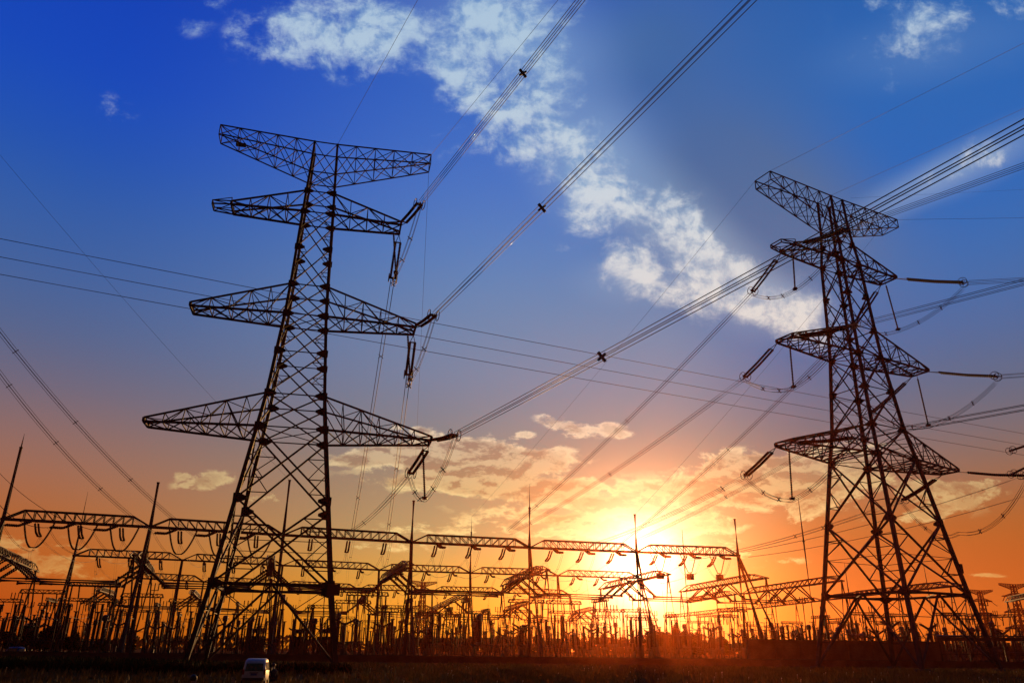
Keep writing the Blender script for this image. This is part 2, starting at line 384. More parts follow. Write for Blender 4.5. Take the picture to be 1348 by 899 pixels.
def dup(src, loc, rz=0.0, label=None, scale=None):
    r = src.copy(); col.objects.link(r); r.location = loc; r.rotation_euler = (0, 0, rz)
    if scale is not None: r.scale = scale if hasattr(scale, '__len__') else (scale,) * 3
    if label: r['label'] = label
    for ch in list(src.children):
        c = ch.copy(); col.objects.link(c); c.parent = r
        for g in list(ch.children):
            e = g.copy(); col.objects.link(e); e.parent = c
    return r
def lerp(a, b, t): return a + (b - a) * t
def sag(p, q, s, n=14):
    p, q = V(p), V(q)
    return [p.lerp(q, k / n) - V((0, 0, s * 4 * (k / n) * (1 - k / n))) for k in range(n + 1)]
ORD = ['first', 'second', 'third', 'fourth', 'fifth', 'sixth', 'seventh', 'eighth', 'ninth', 'tenth', 'eleventh', 'twelfth', 'thirteenth', 'fourteenth', 'fifteenth', 'sixteenth', 'seventeenth', 'eighteenth', 'nineteenth', 'twentieth']
for a in ('twenty', 'thirty', 'forty', 'fifty', 'sixty', 'seventy'): ORD += ['%s-%s' % (a, x) for x in ORD[:9]] + [{'twenty': 'thirtieth', 'thirty': 'fortieth', 'forty': 'fiftieth', 'fifty': 'sixtieth', 'sixty': 'seventieth', 'seventy': 'eightieth'}[a]]

# ------------------------------------------------------------------ ground, far belt, wall
def grid_ground():
    m = MB(); xs = [-1250, -800, -500] + [-300 + 12 * k for k in range(51)] + [500, 800, 1250]
    ys = [-115, -50, 0] + [14 + 8 * k for k in range(48)] + [480, 700, 1000, 1380]
    for y in ys:
        for x in xs:
            near = 1 if abs(x) < 290 and 14 < y < 118 else 0
            m.v.append(V((x, y, near * (rnd.random() - .5) * .12)))
    n = len(xs)
    for j in range(len(ys) - 1):
        for i in range(n - 1): m.f.append((j * n + i, j * n + i + 1, (j + 1) * n + i + 1, (j + 1) * n + i))
    o = m.build('ground', SOIL, smooth=True); o['kind'] = 'structure'
grid_ground()
def blades(name, spots, mat_, hmin, hmax, w, label, per=3, stuff=True):
    m = MB()
    for x, y, k in spots:
        for _ in range(per):
            a = rnd.random() * math.pi; h = lerp(hmin, hmax, rnd.random()) * k; bx, by = x + rnd.uniform(-.25, .25), y + rnd.uniform(-.25, .25)
            dx_, dy_ = math.cos(a) * w * k, math.sin(a) * w * k; lx, ly = rnd.uniform(-.4, .4) * h, rnd.uniform(-.4, .4) * h
            i = len(m.v)
            m.v += [V((bx - dx_, by - dy_, -.05)), V((bx + dx_, by + dy_, -.05)), V((bx + dx_ * .7 + lx * .5, by + dy_ * .7 + ly * .5, h * .6)), V((bx - dx_ * .7 + lx * .5, by - dy_ * .7 + ly * .5, h * .6)), V((bx + lx, by + ly, h))]
            m.f += [(i, i + 1, i + 2, i + 3), (i + 3, i + 2, i + 4)]
    o = m.build(name, mat_); tag(o, label, 'grass'); o['kind'] = 'stuff'; return o
sp = []
for _ in range(19000):
    y = 24 + 92 * rnd.random() ** .8; x = rnd.uniform(-1, 1) * (y * .78 + 14)
    sp.append((x, y, rnd.uniform(.6, 1.4)))
blades('grass', sp, GRASSM, .12, .42, .05, 'short dark grass and weeds across the foreground field', 3)
sp = []
for _ in range(9000):
    t = rnd.random(); x = lerp(-75, -13, t); wid = lerp(1, .15, max(0, (t - .55) / .45))
    y = 66 + rnd.random() * 13 * wid + math.sin(x * .3) * 1.5
    sp.append((x, y, (1.15 - .5 * max(0, t - .4)) * rnd.uniform(.6, 1.15)))
blades('crop_strip', sp, CROPM, .5, 1.05, .09, 'dark strip of taller crop growing across the left foreground', 4)
sp = []
for _ in range(200):
    y = 26 + 62 * rnd.random(); x = rnd.uniform(-1, 1) * (y * .72 + 8); sp.append((x, y, rnd.uniform(.7, 1.5)))
def heads():  # pale heads on stalks: sun glints on leaves put into the colour
    m = MB()
    for x, y, k in sp:
        h = .3 * k; m.bar((x, y, 0), (x + .03, y, h), .012); m.lathe((x + .03, y, h - .03), (x + .05, y, h + .07), [(0, .01), (.4, .026 * k), (.8, .02 * k), (1, .004)], 5)
    o = m.build('leaf_glints', PALE); tag(o, 'pale flecks painted as sunlit leaf glints in the foreground grass', 'leaf glints'); o['kind'] = 'stuff'
heads()
def belt():
    m = MB()
    for k in range(9000):
        x = rnd.uniform(-900, 900); y = 640 + rnd.uniform(-25, 25); top = 7 + 3.5 * math.sin(x * .021) + 2 * math.sin(x * .11 + 1)
        z = max(0.1, top * rnd.random()); r = rnd.uniform(.7, 1.7); a = rnd.random() * 6.3; b_ = rnd.uniform(-.6, .6)
        dx_ = V((math.cos(a), math.sin(a), b_)) * r; dy_ = V((-math.sin(a) * .3, math.cos(a) * .3, 1)) * r; i = len(m.v); c = V((x, y, z))
        m.v += [c - dx_ - dy_, c + dx_ - dy_ * .6, c + dx_ * .7 + dy_, c - dx_ * .8 + dy_ * .8]; m.f.append((i, i + 1, i + 2, i + 3))
    o = m.build('tree_belt', LEAF); tag(o, 'far dark belt of trees along the horizon behind the substation', 'trees'); o['kind'] = 'stuff'
belt()
w_ = thing('boundary_wall', 'long low red brick wall between the field and the substation', 'wall', (0, 128, 0))
m = MB(); m.box((0, 0, .48), (520, .24, 1.0)); m.build('wall', BRICK, w_)
m = MB(); m.box((0, 0, 1.015), (520, .34, .07)); m.build('coping', CONC, w_)
for k in range(-26, 27):
    m = MB(); m.box((k * 10 + 1.7, -.16, .53), (.4, .1, 1.06)); m.build('pier', BRICK, w_)

# ------------------------------------------------------------------ transmission towers
LT = dict(cx=-25.801, cy=89.375, yaw=.2241, z=[0, 8.01, 25.21, 29.31, 39.81, 43.87, 54.48, 57.65, 60.77, 65.59], w=[7.17, 5.98, 3.78, 3.26, 2.43, 2.24, 1.9, 1.79, 1.64, 1.5],
          tip=[[16.27, 16.28], [13.54, 13.58], [13.18, 10.81], [13.8, 14.31]], tw=[1.3, 1.35, 1.3, 1.06], tz=[25.45, 40.0, 54.51, 66.4], knee=16.9)
RTW = dict(cx=52.007, cy=109.745, yaw=.4924, z=[0, 9.23, 27.61, 31.96, 43.17, 47.58, 58.93, 62.39, 65.2, 70.88], w=[7.74, 6.34, 4.04, 3.43, 2.54, 2.36, 1.99, 1.67, 1.48, 1.33],
           tip=[[17.55, 17.72], [14.75, 15.08], [13.98, 11.44], [15.03, 14.63]], tw=[1.41, 1.49, 1.5, 1.57], tz=[27.85, 43.53, 59.03, 70.88], knee=18.6)
def tloc(t, a, b, z):
    c, s = math.cos(t['yaw']), math.sin(t['yaw']); return V((t['cx'] + a * c - b * s, t['cy'] + a * s + b * c, z))
def build_tower(t, root, k=1.0, coarse=False):
    z, w = t['z'], t['w']
    def wz(h):
        for i in range(9):
            if h <= z[i + 1]: return lerp(w[i], w[i + 1], (h - z[i]) / (z[i + 1] - z[i]))
        return w[9]
    C = [(-1, -1), (1, -1), (1, 1), (-1, 1)]
    def pt(c, h): return V((c[0] * wz(h), c[1] * wz(h), h))
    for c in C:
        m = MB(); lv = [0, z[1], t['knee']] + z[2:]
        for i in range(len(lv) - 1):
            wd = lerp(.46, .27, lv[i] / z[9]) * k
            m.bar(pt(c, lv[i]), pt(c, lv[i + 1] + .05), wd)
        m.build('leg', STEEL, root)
    m = MB(); g = MB()
    def face(i): return C[i], C[(i + 1) % 4]
    def X(h0, h1, wd, sub=0):
        for i in range(4):
            a, b = face(i); p0, q0, p1, q1 = pt(a, h0), pt(b, h0), pt(a, h1), pt(b, h1)
            m.bar(p0, q1, wd); m.bar(q0, p1, wd)
            if sub and not coarse:
                x = p0.lerp(q1, wz(h0) / (wz(h0) + wz(h1)))
                for e in (p0, q0, p1, q1):
                    for f in ((.5,) if sub == 1 else (.33, .66)):
                        y = e.lerp(x, f); l = a if (e is p0 or e is p1) else b
                        m.bar(y, pt(l, y.z), wd * .5); 
                        y2 = pt(l, lerp(e.z, x.z, f + (.5 if sub == 1 else .33) * 1.0)); m.bar(y, y2, wd * .5)
    def H(h, wd, diag=False):
        for i in range(4):
            a, b = face(i); m.bar(pt(a, h), pt(b, h), wd)
        if diag: m.bar(pt(C[0], h), pt(C[2], h), wd * .7); m.bar(pt(C[1], h), pt(C[3], h), wd * .7)
    # foot panel: inverted V from the middle of the ring to the feet
    r = z[1]
    for i in range(4):
        a, b = face(i); mid = pt(a, r).lerp(pt(b, r), .5)
        for l in (a, b):
            f = pt(l, .25); m.bar(mid, f, .22 * k)
            if not coarse:
                for u in (.33, .66):
                    y = mid.lerp(f, u); m.bar(y, pt(l, y.z), .08 * k); m.bar(y, pt(l, lerp(r, .25, u - .33)), .08 * k)
                y = mid.lerp(f, .5)
        m.bar(pt(a, r), pt(b, r), .3 * k)
        if not coarse:                       # plan bracing of the ring
            m.bar(mid, pt(C[(i + 1) % 4], r).lerp(pt(C[(i + 2) % 4], r), .5), .1 * k)
    X(r, t['knee'], .22 * k, 1); X(t['knee'], z[2], .2 * k, 1)
    H(lerp(r, t['knee'], .5), .07 * k)
    X(z[2], z[3], .15 * k); h = lerp(z[3], z[4], .52); X(z[3], h, .15 * k, 1 if not coarse else 0); X(h, z[4], .14 * k, 1); H(h, .1 * k)
    X(z[4], z[5], .13 * k); h2 = lerp(z[5], z[6], .5); X(z[5], h2, .13 * k, 1); X(h2, z[6], .13 * k, 1)
    X(z[6], z[7], .09 * k); X(z[7], z[8], .09 * k); X(z[8], z[9], .09 * k)
    for i in (2, 3, 4, 5, 6, 7, 8, 9): H(z[i], .12 * k, i in (2, 4, 6, 8))
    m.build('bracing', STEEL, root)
    if not coarse:
        for hh in [t['knee'], z[1], z[2], z[3], z[4], z[5], z[6], z[7], h, h2]:
            s = lerp(1.15, .85, hh / z[9])
            for c in C:
                g = MB(); p = pt(c, hh)
                for q in range(2):            # two tapered plates, one on each face of the tower
                    d_ = V((-c[0], 0, 0)) if q == 0 else V((0, -c[1], 0)); n_ = V((0, .035, 0)) if q == 0 else V((.035, 0, 0)); i = len(g.v); U_ = V((0, 0, 1))
                    sh = [p - d_ * .3 * s - U_ * .45 * s, p - d_ * .3 * s + U_ * .45 * s, p + d_ * .25 * s + U_ * .5 * s, p + d_ * 1.05 * s + U_ * .14 * s, p + d_ * 1.05 * s - U_ * .14 * s, p + d_ * .25 * s - U_ * .5 * s]
                    g.v += [x + n_ for x in sh] + [x - n_ for x in sh]
                    g.f += [tuple(range(i, i + 6)), tuple(range(i + 11, i + 5, -1))] + [(i + a, i + (a + 1) % 6, i + 6 + (a + 1) % 6, i + 6 + a) for a in range(6)]
                g.box(p, (.42 * s, .42 * s, s * .6)); g.build('gusset_plate', STEEL, root)
    # cross arms
    def arm(side, L, zl, wl, zu, wu, zt, wt, n, ext=0):
        m = MB(); lc = MB()
        tipz = zt + .22
        P = {}
        for s in (-1, 1):
            lo0, lo1 = V((side * wl, s * wl, zl)), V((side * L, s * wt, zt)); up0, up1 = V((side * wu, s * wu, zu)), V((side * L, s * wt, tipz + .25))
            P[s] = (lo0, lo1, up0, up1); m.bar(lo0, lo1, .24 * k); m.bar(up0, up1, .19 * k)
        for f in range(1, n + 1):
            u0, u1 = (f - 1) / n, f / n
            A = {s: (P[s][0].lerp(P[s][1], u0), P[s][0].lerp(P[s][1], u1), P[s][2].lerp(P[s][3], u0), P[s][2].lerp(P[s][3], u1)) for s in (-1, 1)}
            lw = .11 * k
            lc.bar(A[-1][1], A[1][1], lw); lc.bar(A[-1][0], A[1][1], lw)
            if not coarse: lc.bar(A[1][0], A[-1][1], lw)
            for s in (-1, 1):
                if f < n: lc.bar(A[s][1], A[s][3], lw)
                if f % 2: lc.bar(A[s][2], A[s][1], lw)
                else: lc.bar(A[s][0], A[s][3], lw)
            if not coarse:
                lc.bar(A[-1][3], A[1][3], lw * .7); lc.bar(A[-1][2 if f % 2 else 3], A[1][3 if f % 2 else 2], lw * .7)
        m.bar(P[-1][1], P[1][1], .2 * k); m.bar(P[-1][3], P[1][3], .16 * k)
        for s in (-1, 1): m.bar(P[s][1], P[s][3], .3 * k)
        if ext:                               # short framed extension past the last panel
            for s in (-1, 1):
                e0 = V((side * (L + ext), s * wt * .7, zt)); e1 = e0 + V((0, 0, .5))
                m.bar(P[s][1], e0, .15 * k); m.bar(P[s][3], e1, .12 * k); m.bar(e0, e1, .12 * k); lc.bar(P[s][1], e1, .08 * k); lc.bar(P[s][3] + V((0, 0, .5)), e1, .08 * k); lc.bar(P[s][3] + V((0, 0, .5)), P[s][1], .1 * k)
            m.bar(V((side * (L + ext), -wt * .7, zt)), V((side * (L + ext), wt * .7, zt)), .14 * k); lc.bar(P[-1][1], V((side * (L + ext), wt * .7, zt)), .08 * k)
            m.bar(V((side * (L + ext), -wt * .7, zt + .5)), V((side * (L + ext), wt * .7, zt + .5)), .12 * k)
        o = m.build('cross_arm', STEEL, root); lc.build('lacing', STEEL, o)
    for j, (lo, up_) in enumerate(((2, 3), (4, 5), (6, 7))):
        for side, q in ((-1, 0), (1, 1)):
            L = t['tip'][j][q]; ext = 0
            if j == 2 and side < 0: ext = L - t['tip'][j][1]; L -= ext
            arm(side, L, z[lo], w[lo], z[up_], w[up_], t['tz'][j], t['tw'][j], (6, 5, 4)[j], ext)
    for side, q in ((-1, 0), (1, 1)):         # earth wire arm
        m = MB(); lc = MB(); L = t['tip'][3][q]; zt = t['tz'][3]; wt = t['tw'][3]; n = 5
        P = {s: (V((side * w[8], s * w[8], z[8])), V((side * L, s * wt, zt - 1.5)), V((side * w[9], s * w[9], z[9])), V((side * L, s * wt, zt))) for s in (-1, 1)}
        for s in (-1, 1): m.bar(P[s][0], P[s][1], .13 * k); m.bar(P[s][2], P[s][3], .14 * k); m.bar(P[s][1], P[s][3], .11 * k)
        m.bar(P[-1][1], P[1][1], .11 * k); m.bar(P[-1][3], P[1][3], .11 * k)
        for f in range(1, n + 1):
            u0, u1 = (f - 1) / n, f / n
            A = {s: (P[s][0].lerp(P[s][1], u0), P[s][0].lerp(P[s][1], u1), P[s][2].lerp(P[s][3], u0), P[s][2].lerp(P[s][3], u1)) for s in (-1, 1)}
            for s in (-1, 1):
                lc.bar(A[s][1], A[s][3], .09 * k); lc.bar(A[s][0], A[s][3], .09 * k); lc.bar(A[s][2], A[s][1], .09 * k)
            lc.bar(A[-1][1], A[1][1], .07 * k); lc.bar(A[-1][0], A[1][1], .07 * k); lc.bar(A[-1][3], A[1][3], .07 * k); lc.bar(A[1][2], A[-1][3], .07 * k)
        o = m.build('earth_wire_arm', STEEL, root); lc.build('lacing', STEEL, o)
    for c in C:
        m = MB(); m.box(pt(c, 0) + V((0, 0, .08)), (1.3, 1.3, .5)); m.build('footing', CONC, root)
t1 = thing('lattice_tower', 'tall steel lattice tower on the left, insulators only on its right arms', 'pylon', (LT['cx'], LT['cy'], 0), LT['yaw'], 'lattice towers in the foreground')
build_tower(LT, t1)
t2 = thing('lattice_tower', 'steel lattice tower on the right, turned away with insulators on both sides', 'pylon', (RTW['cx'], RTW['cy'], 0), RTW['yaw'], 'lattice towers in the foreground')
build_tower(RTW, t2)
def local(t, p): 
    d = V(p) - V((t['cx'], t['cy'], 0)); c, s = math.cos(t['yaw']), math.sin(t['yaw']); return V((d.x * c + d.y * s, -d.x * s + d.y * c, d.z))
m = MB(); m.box((6.25, -6.35, 7.6), (1.3, .06, 1.15)); m.build('sign_board', SIGNM, t1)
m = MB(); m.box((6.0, -6.15, 12.6), (.5, .4, 1.2)); m.build('sign_board', STEEL2, t2)
m = MB(); m.box((-11.1, .4, 64.7), (1.3, .5, .35)); m.build('warning_lamp', FIT, t1)

# ------------------------------------------------------------------ line insulators, conductors, jumpers
def strain(S, Epos, label, group, r=.2, dbl=True, k=26, lead=.16, rings=True, mid=.33):
    S, Epos = V(S), V(Epos); root = thing('insulator_string', label, 'insulator', S, 0, group)
    d = (Epos - S); L = d.length; u, a, b = MB.frame(d)
    if abs(a.z) > abs(b.z): a, b = b, a
    n = 8
    for s in ((-1, 1) if dbl else (0,)):
        o = a * (s * mid); m = MB()
        p0, p1 = d * lead + o, d * .93 + o
        dip = V((0, 0, -.012 * L)); mm = p0.lerp(p1, .5) + dip
        m.ribs(p0, mm, r, k // 2, n); m.ribs(mm, p1, r, k // 2, n); m.build('insulator', PORC, root)
        m = MB(); m.bar((0, 0, 0), p0, .07); m.build('link', FIT, root)
    m = MB(); m.bar(d * lead - a * (mid + .1), d * lead + a * (mid + .1), .1, .16); m.build('yoke_plate', FIT, root); m = MB(); m.bar(d * .93 - a * (mid + .15), d * .93 + a * (mid + .15), .12, .3); m.bar(d * .93, d, .12); m.build('yoke_plate', FIT, root)
    if rings:
        for s in (-1, 1):
            m = MB(); m.torus(d * .93 + a * (s * (mid + .22)), a, .6, .05, 14, 5); m.bar(d * .93 + a * (s * mid), d * .93 + a * (s * (mid + .22)) + b * .5, .04); m.bar(d * .93 + a * (s * mid), d * .93 + a * (s * (mid + .22)) - b * .5, .04); m.build('corona_ring', FIT, root)
    return root
def bundle(pts, label, group, n=4, half=.24, r=.032, spacers=(), name='conductor_bundle', cat='power line', sp_r=.04):
    pts = [V(p) for p in pts]; root = thing(name, label, cat, pts[0], 0, group); o0 = pts[0]
    off = {4: ((-1, -1), (1, -1), (1, 1), (-1, 1)), 2: ((-1, 0), (1, 0)), 1: ((0, 0),), 3: ((-1, 0), (1, 0), (0, 1.4))}[n]
    d = (pts[-1] - pts[0]); h = V((d.y, -d.x, 0)); h = h.normalized() if h.length > 1e-3 else V((1, 0, 0)); up = h.cross(d).normalized()
    if up.z < 0: up = -up
    for x, y in off:
        m = MB(); m.tube([p - o0 + h * (x * half) + up * (y * half) for p in pts], r, 5); m.build('conductor', WIRE, root, True)
    tot = len(pts) - 1
    for t in spacers:
        i = min(int(t * tot), tot - 1); c = pts[i].lerp(pts[i + 1], t * tot - i) - o0; m = MB()
        if n == 4:
            for x, y in ((1, 1), (1, -1)): m.bar(c - h * (half * 1.5 * x) - up * (half * 1.5 * y), c + h * (half * 1.5 * x) + up * (half * 1.5 * y), sp_r * 2)
        else: m.bar(c - h * half * 1.2, c + h * half * 1.2, sp_r * 2)
        m.build('spacer', FIT, root)
    return root
def wire(pts, label, name='earth_wire', r=.022, group=None):
    pts = [V(p) for p in pts]; m = MB(); m.tube(pts, r, 5)
    return tag(m.build(name, WIRE, None, True, pts[0]), label, 'wire', group)
def overhead(N, px, az, L=90):
    P2 = plane_hit(px[0], px[1], V(N), R(az)); d = (P2 - V(N)).normalized()
    return V(N), P2 + d * L
def along(pts, px):
    # spacer position (0 to 1 along a conductor) nearest to a point of the photograph
    best = None
    for i in range(len(pts) - 1):
        for k in range(20):
            q = V(pts[i]).lerp(V(pts[i + 1]), k / 20) - CAMP; z = q.dot(FW)
            if z > 1:
                e = (674 + F_PX * q.dot(RT) / z - px[0]) ** 2 + (449.5 - F_PX * q.dot(UP) / z - px[1]) ** 2
                if best is None or e < best[0]: best = (e, (i + k / 20) / (len(pts) - 1))
    return best[1]
def tip(t, j, side, sy, inset=0.0):
    q = 0 if side < 0 else 1; L = t['tip'][j][1] if (j == 2 and side < 0) else t['tip'][j][q]
    return tloc(t, side * (L - inset), -sy * t['tw'][j], t['tz'][j] - .1)
LEVEL = {2: 'top', 1: 'middle', 0: 'lowest'}
GI, GB, GJ, GE = 'strain insulators on the lattice towers', 'conductor bundles on the lattice towers', 'jumper loops on the lattice towers', 'earth wires on the tower tops'
def assembly(t, tn, side, sn, j, npx, fpx, jpx, Ln, Lf, near=None, far=None, spn=(), spf=(), jump=True):
    lv = LEVEL[j]; A, B = tip(t, j, side, 1), tip(t, j, side, -1)
    N = sphere_hit(*npx, A, Ln, True); Fp = sphere_hit(*fpx, B, Lf, False)
    strain(A, N, 'dark strain insulators toward the viewer on the %s %s arm of the %s tower' % (lv, sn, tn), GI)
    strain(B, Fp, 'dark strain insulators toward the substation on the %s %s arm of the %s tower' % (lv, sn, tn), GI)
    pn = sag(*overhead(N, *near), .6, 10) if near else None; pf = sag(Fp, far, 1.2, 12)
    spn = [along(pn, q) for q in spn] if near else (); spf = [along(pf, q) for q in spf]
    if near: bundle(pn, 'bundled conductors running overhead from the %s %s arm of the %s tower' % (lv, sn, tn), GB, spacers=spn, sp_r=.1, r=.034)
    if far is not None: bundle(pf, 'bundled conductors dropping to the substation from the %s %s arm of the %s tower' % (lv, sn, tn), GB, spacers=spf)
    if jpx:
        J0 = tip(t, j, side, 0, .9); n = V((FW.x, FW.y, 0)); 
        d = ray(*jpx); k = math.hypot(J0.x, J0.y) / math.hypot(d.x, d.y); J = CAMP + d * k
        if jump:
            J = V((lerp(J.x, J0.x, .3), lerp(J.y, J0.y, .3), J.z)); root = thing('jumper_insulator', 'single ribbed insulator hanging under the %s %s arm of the %s tower' % (lv, sn, tn), 'insulator', J0, 0, 'hanging insulators on the lattice towers')
            m = MB(); dd = J - J0; m.ribs(dd * .1, dd * .94, .15, 26, 8); m.build('insulator', PORC, root); m = MB(); m.bar((0, 0, 0), dd * .1, .06); m.build('link', FIT, root)
            m = MB(); m.box(dd * .97, (.55, .55, .3)); m.build('clamp', FIT, root)
        else: J = V((J.x, J.y, J.z))
        dn = (N - J); df = (Fp - J); s = 1.0 if jump else 2.4
        path = sag(N, J, s, 9) + sag(J, Fp, s, 9)[1:]
        bundle(path, 'slack jumper loop under the %s %s arm of the %s tower' % (lv, sn, tn), GJ, half=.2, r=.026, spacers=(.2, .36, .64, .8), name='jumper_loop', cat='cable')
    return N, Fp
B1 = 25.4
assembly(LT, 'left', 1, 'right', 2, (553.9, 266.8), (516.5, 370.3), (524.5, 361), 7.2, 7, ((760, 0), 151), atz(464, 699, B1), ((688, 97),), ((503, 470), (472, 655)))
assembly(LT, 'left', 1, 'right', 1, (572.2, 413.7), (537.2, 496.8), (542.9, 501.8), 7.2, 7, ((978, 0), 151), atz(510.5, 701, B1), ((711, 271),), ((522, 617), (512, 690)))
assembly(LT, 'left', 1, 'right', 0, (600.6, 571.9), (538.9, 625.3), (562.2, 657.7), 7.2, 7, ((1348, 152), 151), atz(455, 702, B1), ((795, 467),), ((479, 688),))
assembly(RTW, 'right', -1, 'left', 2, (1120, 300), (988.3, 386.9), (1045, 382.2), 10.5, 8, ((1348, 214), 150), atz(668, 699, B1), (), ((828, 558), (707, 667)))
assembly(RTW, 'right', -1, 'left', 1, (1119, 430.5), (978, 499), (1043.4, 511), 10.5, 8, ((1348, 367), 150), atz(672, 702, B1), (), ((800, 621), (693, 680)))
assembly(RTW, 'right', -1, 'left', 0, (1127, 575.8), (979.9, 627.8), (1041.2, 658.3), 10.5, 8, ((1348, 532), 150), atz(757, 722, B1), (), ((955, 650),))
assembly(RTW, 'right', 1, 'right', 2, (1274.8, 372.2), (1123.8, 428.9), (1185.1, 435.1), 10.5, 9, ((1348, 367), 100), atz(815, 718, B1), (), ((961, 595),))
assembly(RTW, 'right', 1, 'right', 1, (1318.4, 495.7), (1145.6, 545.2), (1223.4, 561.4), 10.5, 9, ((1348, 493), 100), atz(812, 722, B1), (), ((955, 653),))
assembly(RTW, 'right', 1, 'right', 0, (1354, 626), (1186, 659.8), (1262, 702), 11, 9, None, atz(908, 736, B1), (), ((1046, 704), (1083, 696)), False)
def pk(t, side, sy, dz=0): return tloc(t, side * t['tip'][3][0 if side < 0 else 1], -sy * t['tw'][3], t['tz'][3] + dz)
wire(overhead(tloc(LT, LT['w'][9], -LT['w'][9], LT['z'][9]), (550, 0), 151), 'thin earth wire rising from the top centre of the left tower', group=GE)
wire(overhead(pk(LT, 1, 1), (735, 0), 151), 'thin earth wire rising from the right peak of the left tower', group=GE)
wire(overhead(pk(RTW, -1, 1), (1348, 57), 150), 'thin earth wire rising from the left peak of the right tower', group=GE)
wire(overhead(tloc(RTW, -1.3, -1.3, 70.9), (1348, 143), 150), 'thin earth wire rising from the top centre of the right tower', group=GE)
wire(overhead(pk(RTW, 1, 1), (1348, 287), 100), 'thin earth wire leading off right from the right peak of the right tower', group=GE)
for k, (px0, px1) in enumerate((((-12, 312), (1360, 573)), ((-12, 336), (1360, 588)), ((-12, 359), (1360, 601)))):
    a, b = atz(*px0, 55 - 2.2 * k), atz(*px1, 55 - 2.2 * k)
    wire(sag(a, b, .4, 12), 'single dark conductor crossing behind both towers, %s of three parallel ones' % ('uppermost', 'middle', 'lowest')[k], 'conductor', .05, 'three conductors crossing behind the towers')
wire((aty(1120, 261, 190), aty(1362, 249, 190)), 'faint earth wire behind the peak of the right tower', group=GE)

# ------------------------------------------------------------------ substation grid
GY = .27226; GO = V((-103.25, 160.38, 0)); GU = V((math.cos(GY), math.sin(GY), 0)); GV = V((-math.sin(GY), math.cos(GY), 0))
def uv(u, v, z=0.0): return GO + GU * u + GV * v + V((0, 0, z))
NODES1 = [(4.4, 683), (198, 693.5), (373, 704), (541.6, 713.7), (697, 720.7), (838, 726.5), (971.6, 731)]
NODES2 = [(98, 731), (240, 737), (372, 744), (499, 750), (619, 754), (734, 757.5), (842, 761)]
NODES3 = [(156.8, 759.5), (268, 765.5), (372, 771), (471.5, 775.7), (569, 778), (660, 780), (750, 783)]
def truss(m, a, b, h, w, n, wd, taper=True, lc=None):
    """box lattice beam from a to b, bottom chord on the line, trapezoid top"""
    lc = lc or m
    a, b = V(a), V(b); d = b - a; s = V((d.y, -d.x, 0)).normalized() * (w / 2); up = V((0, 0, h)); t0 = .13 if taper else .03
    for e in (-1, 1):
        m.bar(a + s * e, b + s * e, wd * 1.5)
        A, B = a + d * t0 + s * e + up, b - d * t0 + s * e + up
        m.bar(A, B, wd); m.bar(a + s * e, A, wd); m.bar(B, b + s * e, wd)
    for k in range(n + 1):
        f = lerp(t0, 1 - t0, k / n); c = a + d * f
        for e in (-1, 1):
            lc.bar(c + s * e, c + s * e + up, wd * .6)
            if k < n:
                c2 = a + d * lerp(t0, 1 - t0, (k + 1) / n)
                if k < n / 2: lc.bar(c + s * e + up, c2 + s * e, wd * .6)
                else: lc.bar(c + s * e, c2 + s * e + up, wd * .6)
        lc.bar(c - s, c + s, wd * .6); lc.bar(c - s + up, c + s + up, wd * .6)
        if k < n: c2 = a + d * lerp(t0, 1 - t0, (k + 1) / n); lc.bar(c - s, c2 + s, wd * .5); lc.bar(c - s + up, c2 + s + up, wd * .5)
def aframe(m, top, legs, r=.24):
    for lx in legs: m.tube([V(lx), V(top)], [r * 1.1, r * .8], 8)
    if len(legs) > 1:
        for t in (.28, .55, .78): m.bar(V(legs[0]).lerp(V(top), t), V(legs[1]).lerp(V(top), t), .12)
def gantry(label, nodes, z, masts, h, wd, spread, rad):
    P = [atz(*n, z) for n in nodes]; base = V((P[0].x, P[0].y, 0)); root = thing('gantry_row', label, 'gantry', base, 0, 'rows of steel gantries in the substation')
    for k, p in enumerate(P):
        m = MB(); q = p - base; g0 = V((q.x, q.y, 0)); aframe(m, q, (g0 + GV * .4, g0 - GV * spread), rad)
        if k == len(P) - 1: aframe(m, q, (g0 + GU * 3.0 - GV * spread * .4, g0 + GU * 4.4 - GV * spread * 1.1), rad)
        m.box(q, (.9, .9, .5), GY); o = m.build('post', STEEL2, root)
        if k in masts:
            tops = [V((q.x, q.y, hgt(px, py, p))) for px, py in masts[k]]; mm = MB(); mm.tube([q, tops[0]], [rad * .8, rad * .55], 8)
            if len(tops) > 1: mm.tube([tops[0], tops[1]], [rad * .3, .03], 6)
            mm.lathe(tops[0] - V((0, 0, .12)), tops[0] + V((0, 0, .06)), [(0, rad * .7), (1, rad * .7)], 8); mm.build('lightning_rod', STEEL2, o)
    for k in range(len(P) - 1):
        m = MB(); lc = MB(); truss(m, P[k] - base, P[k + 1] - base, h, 1.3, 11, wd, True, lc); o = m.build('beam', STEEL2, root); lc.build('lacing', STEEL2, o)
    return P
ROW1 = gantry('front row of tall steel gantries, the largest, with masts above its beam', NODES1, 25.2, {0: [(29.6, 589), (34, 571)], 1: [(208, 635)], 2: [(383.6, 632)], 3: [(545, 659)], 4: [(697.3, 668), (697.6, 637)], 5: [(838, 677)], 6: [(968, 683)]}, 1.9, .27, 9.5, .5)
ROW2 = gantry('second row of steel gantries, seen just under the front beam', NODES2, 25.2, {0: [(111, 688), (117, 647)], 4: [(619.5, 700), (619.8, 680)]}, 1.9, .25, 9, .45)
ROW3 = gantry('third and farthest row of steel gantries, low behind the second', NODES3, 23.4, {}, 1.9, .26, 8, .36)
RN = ['front', 'second', 'third']
def pos_name(i): return ('leftmost', 'second', 'third', 'fourth', 'fifth', 'rightmost')[i]
PH = ('left', 'middle', 'right'); TP = (.21, .5, .79)
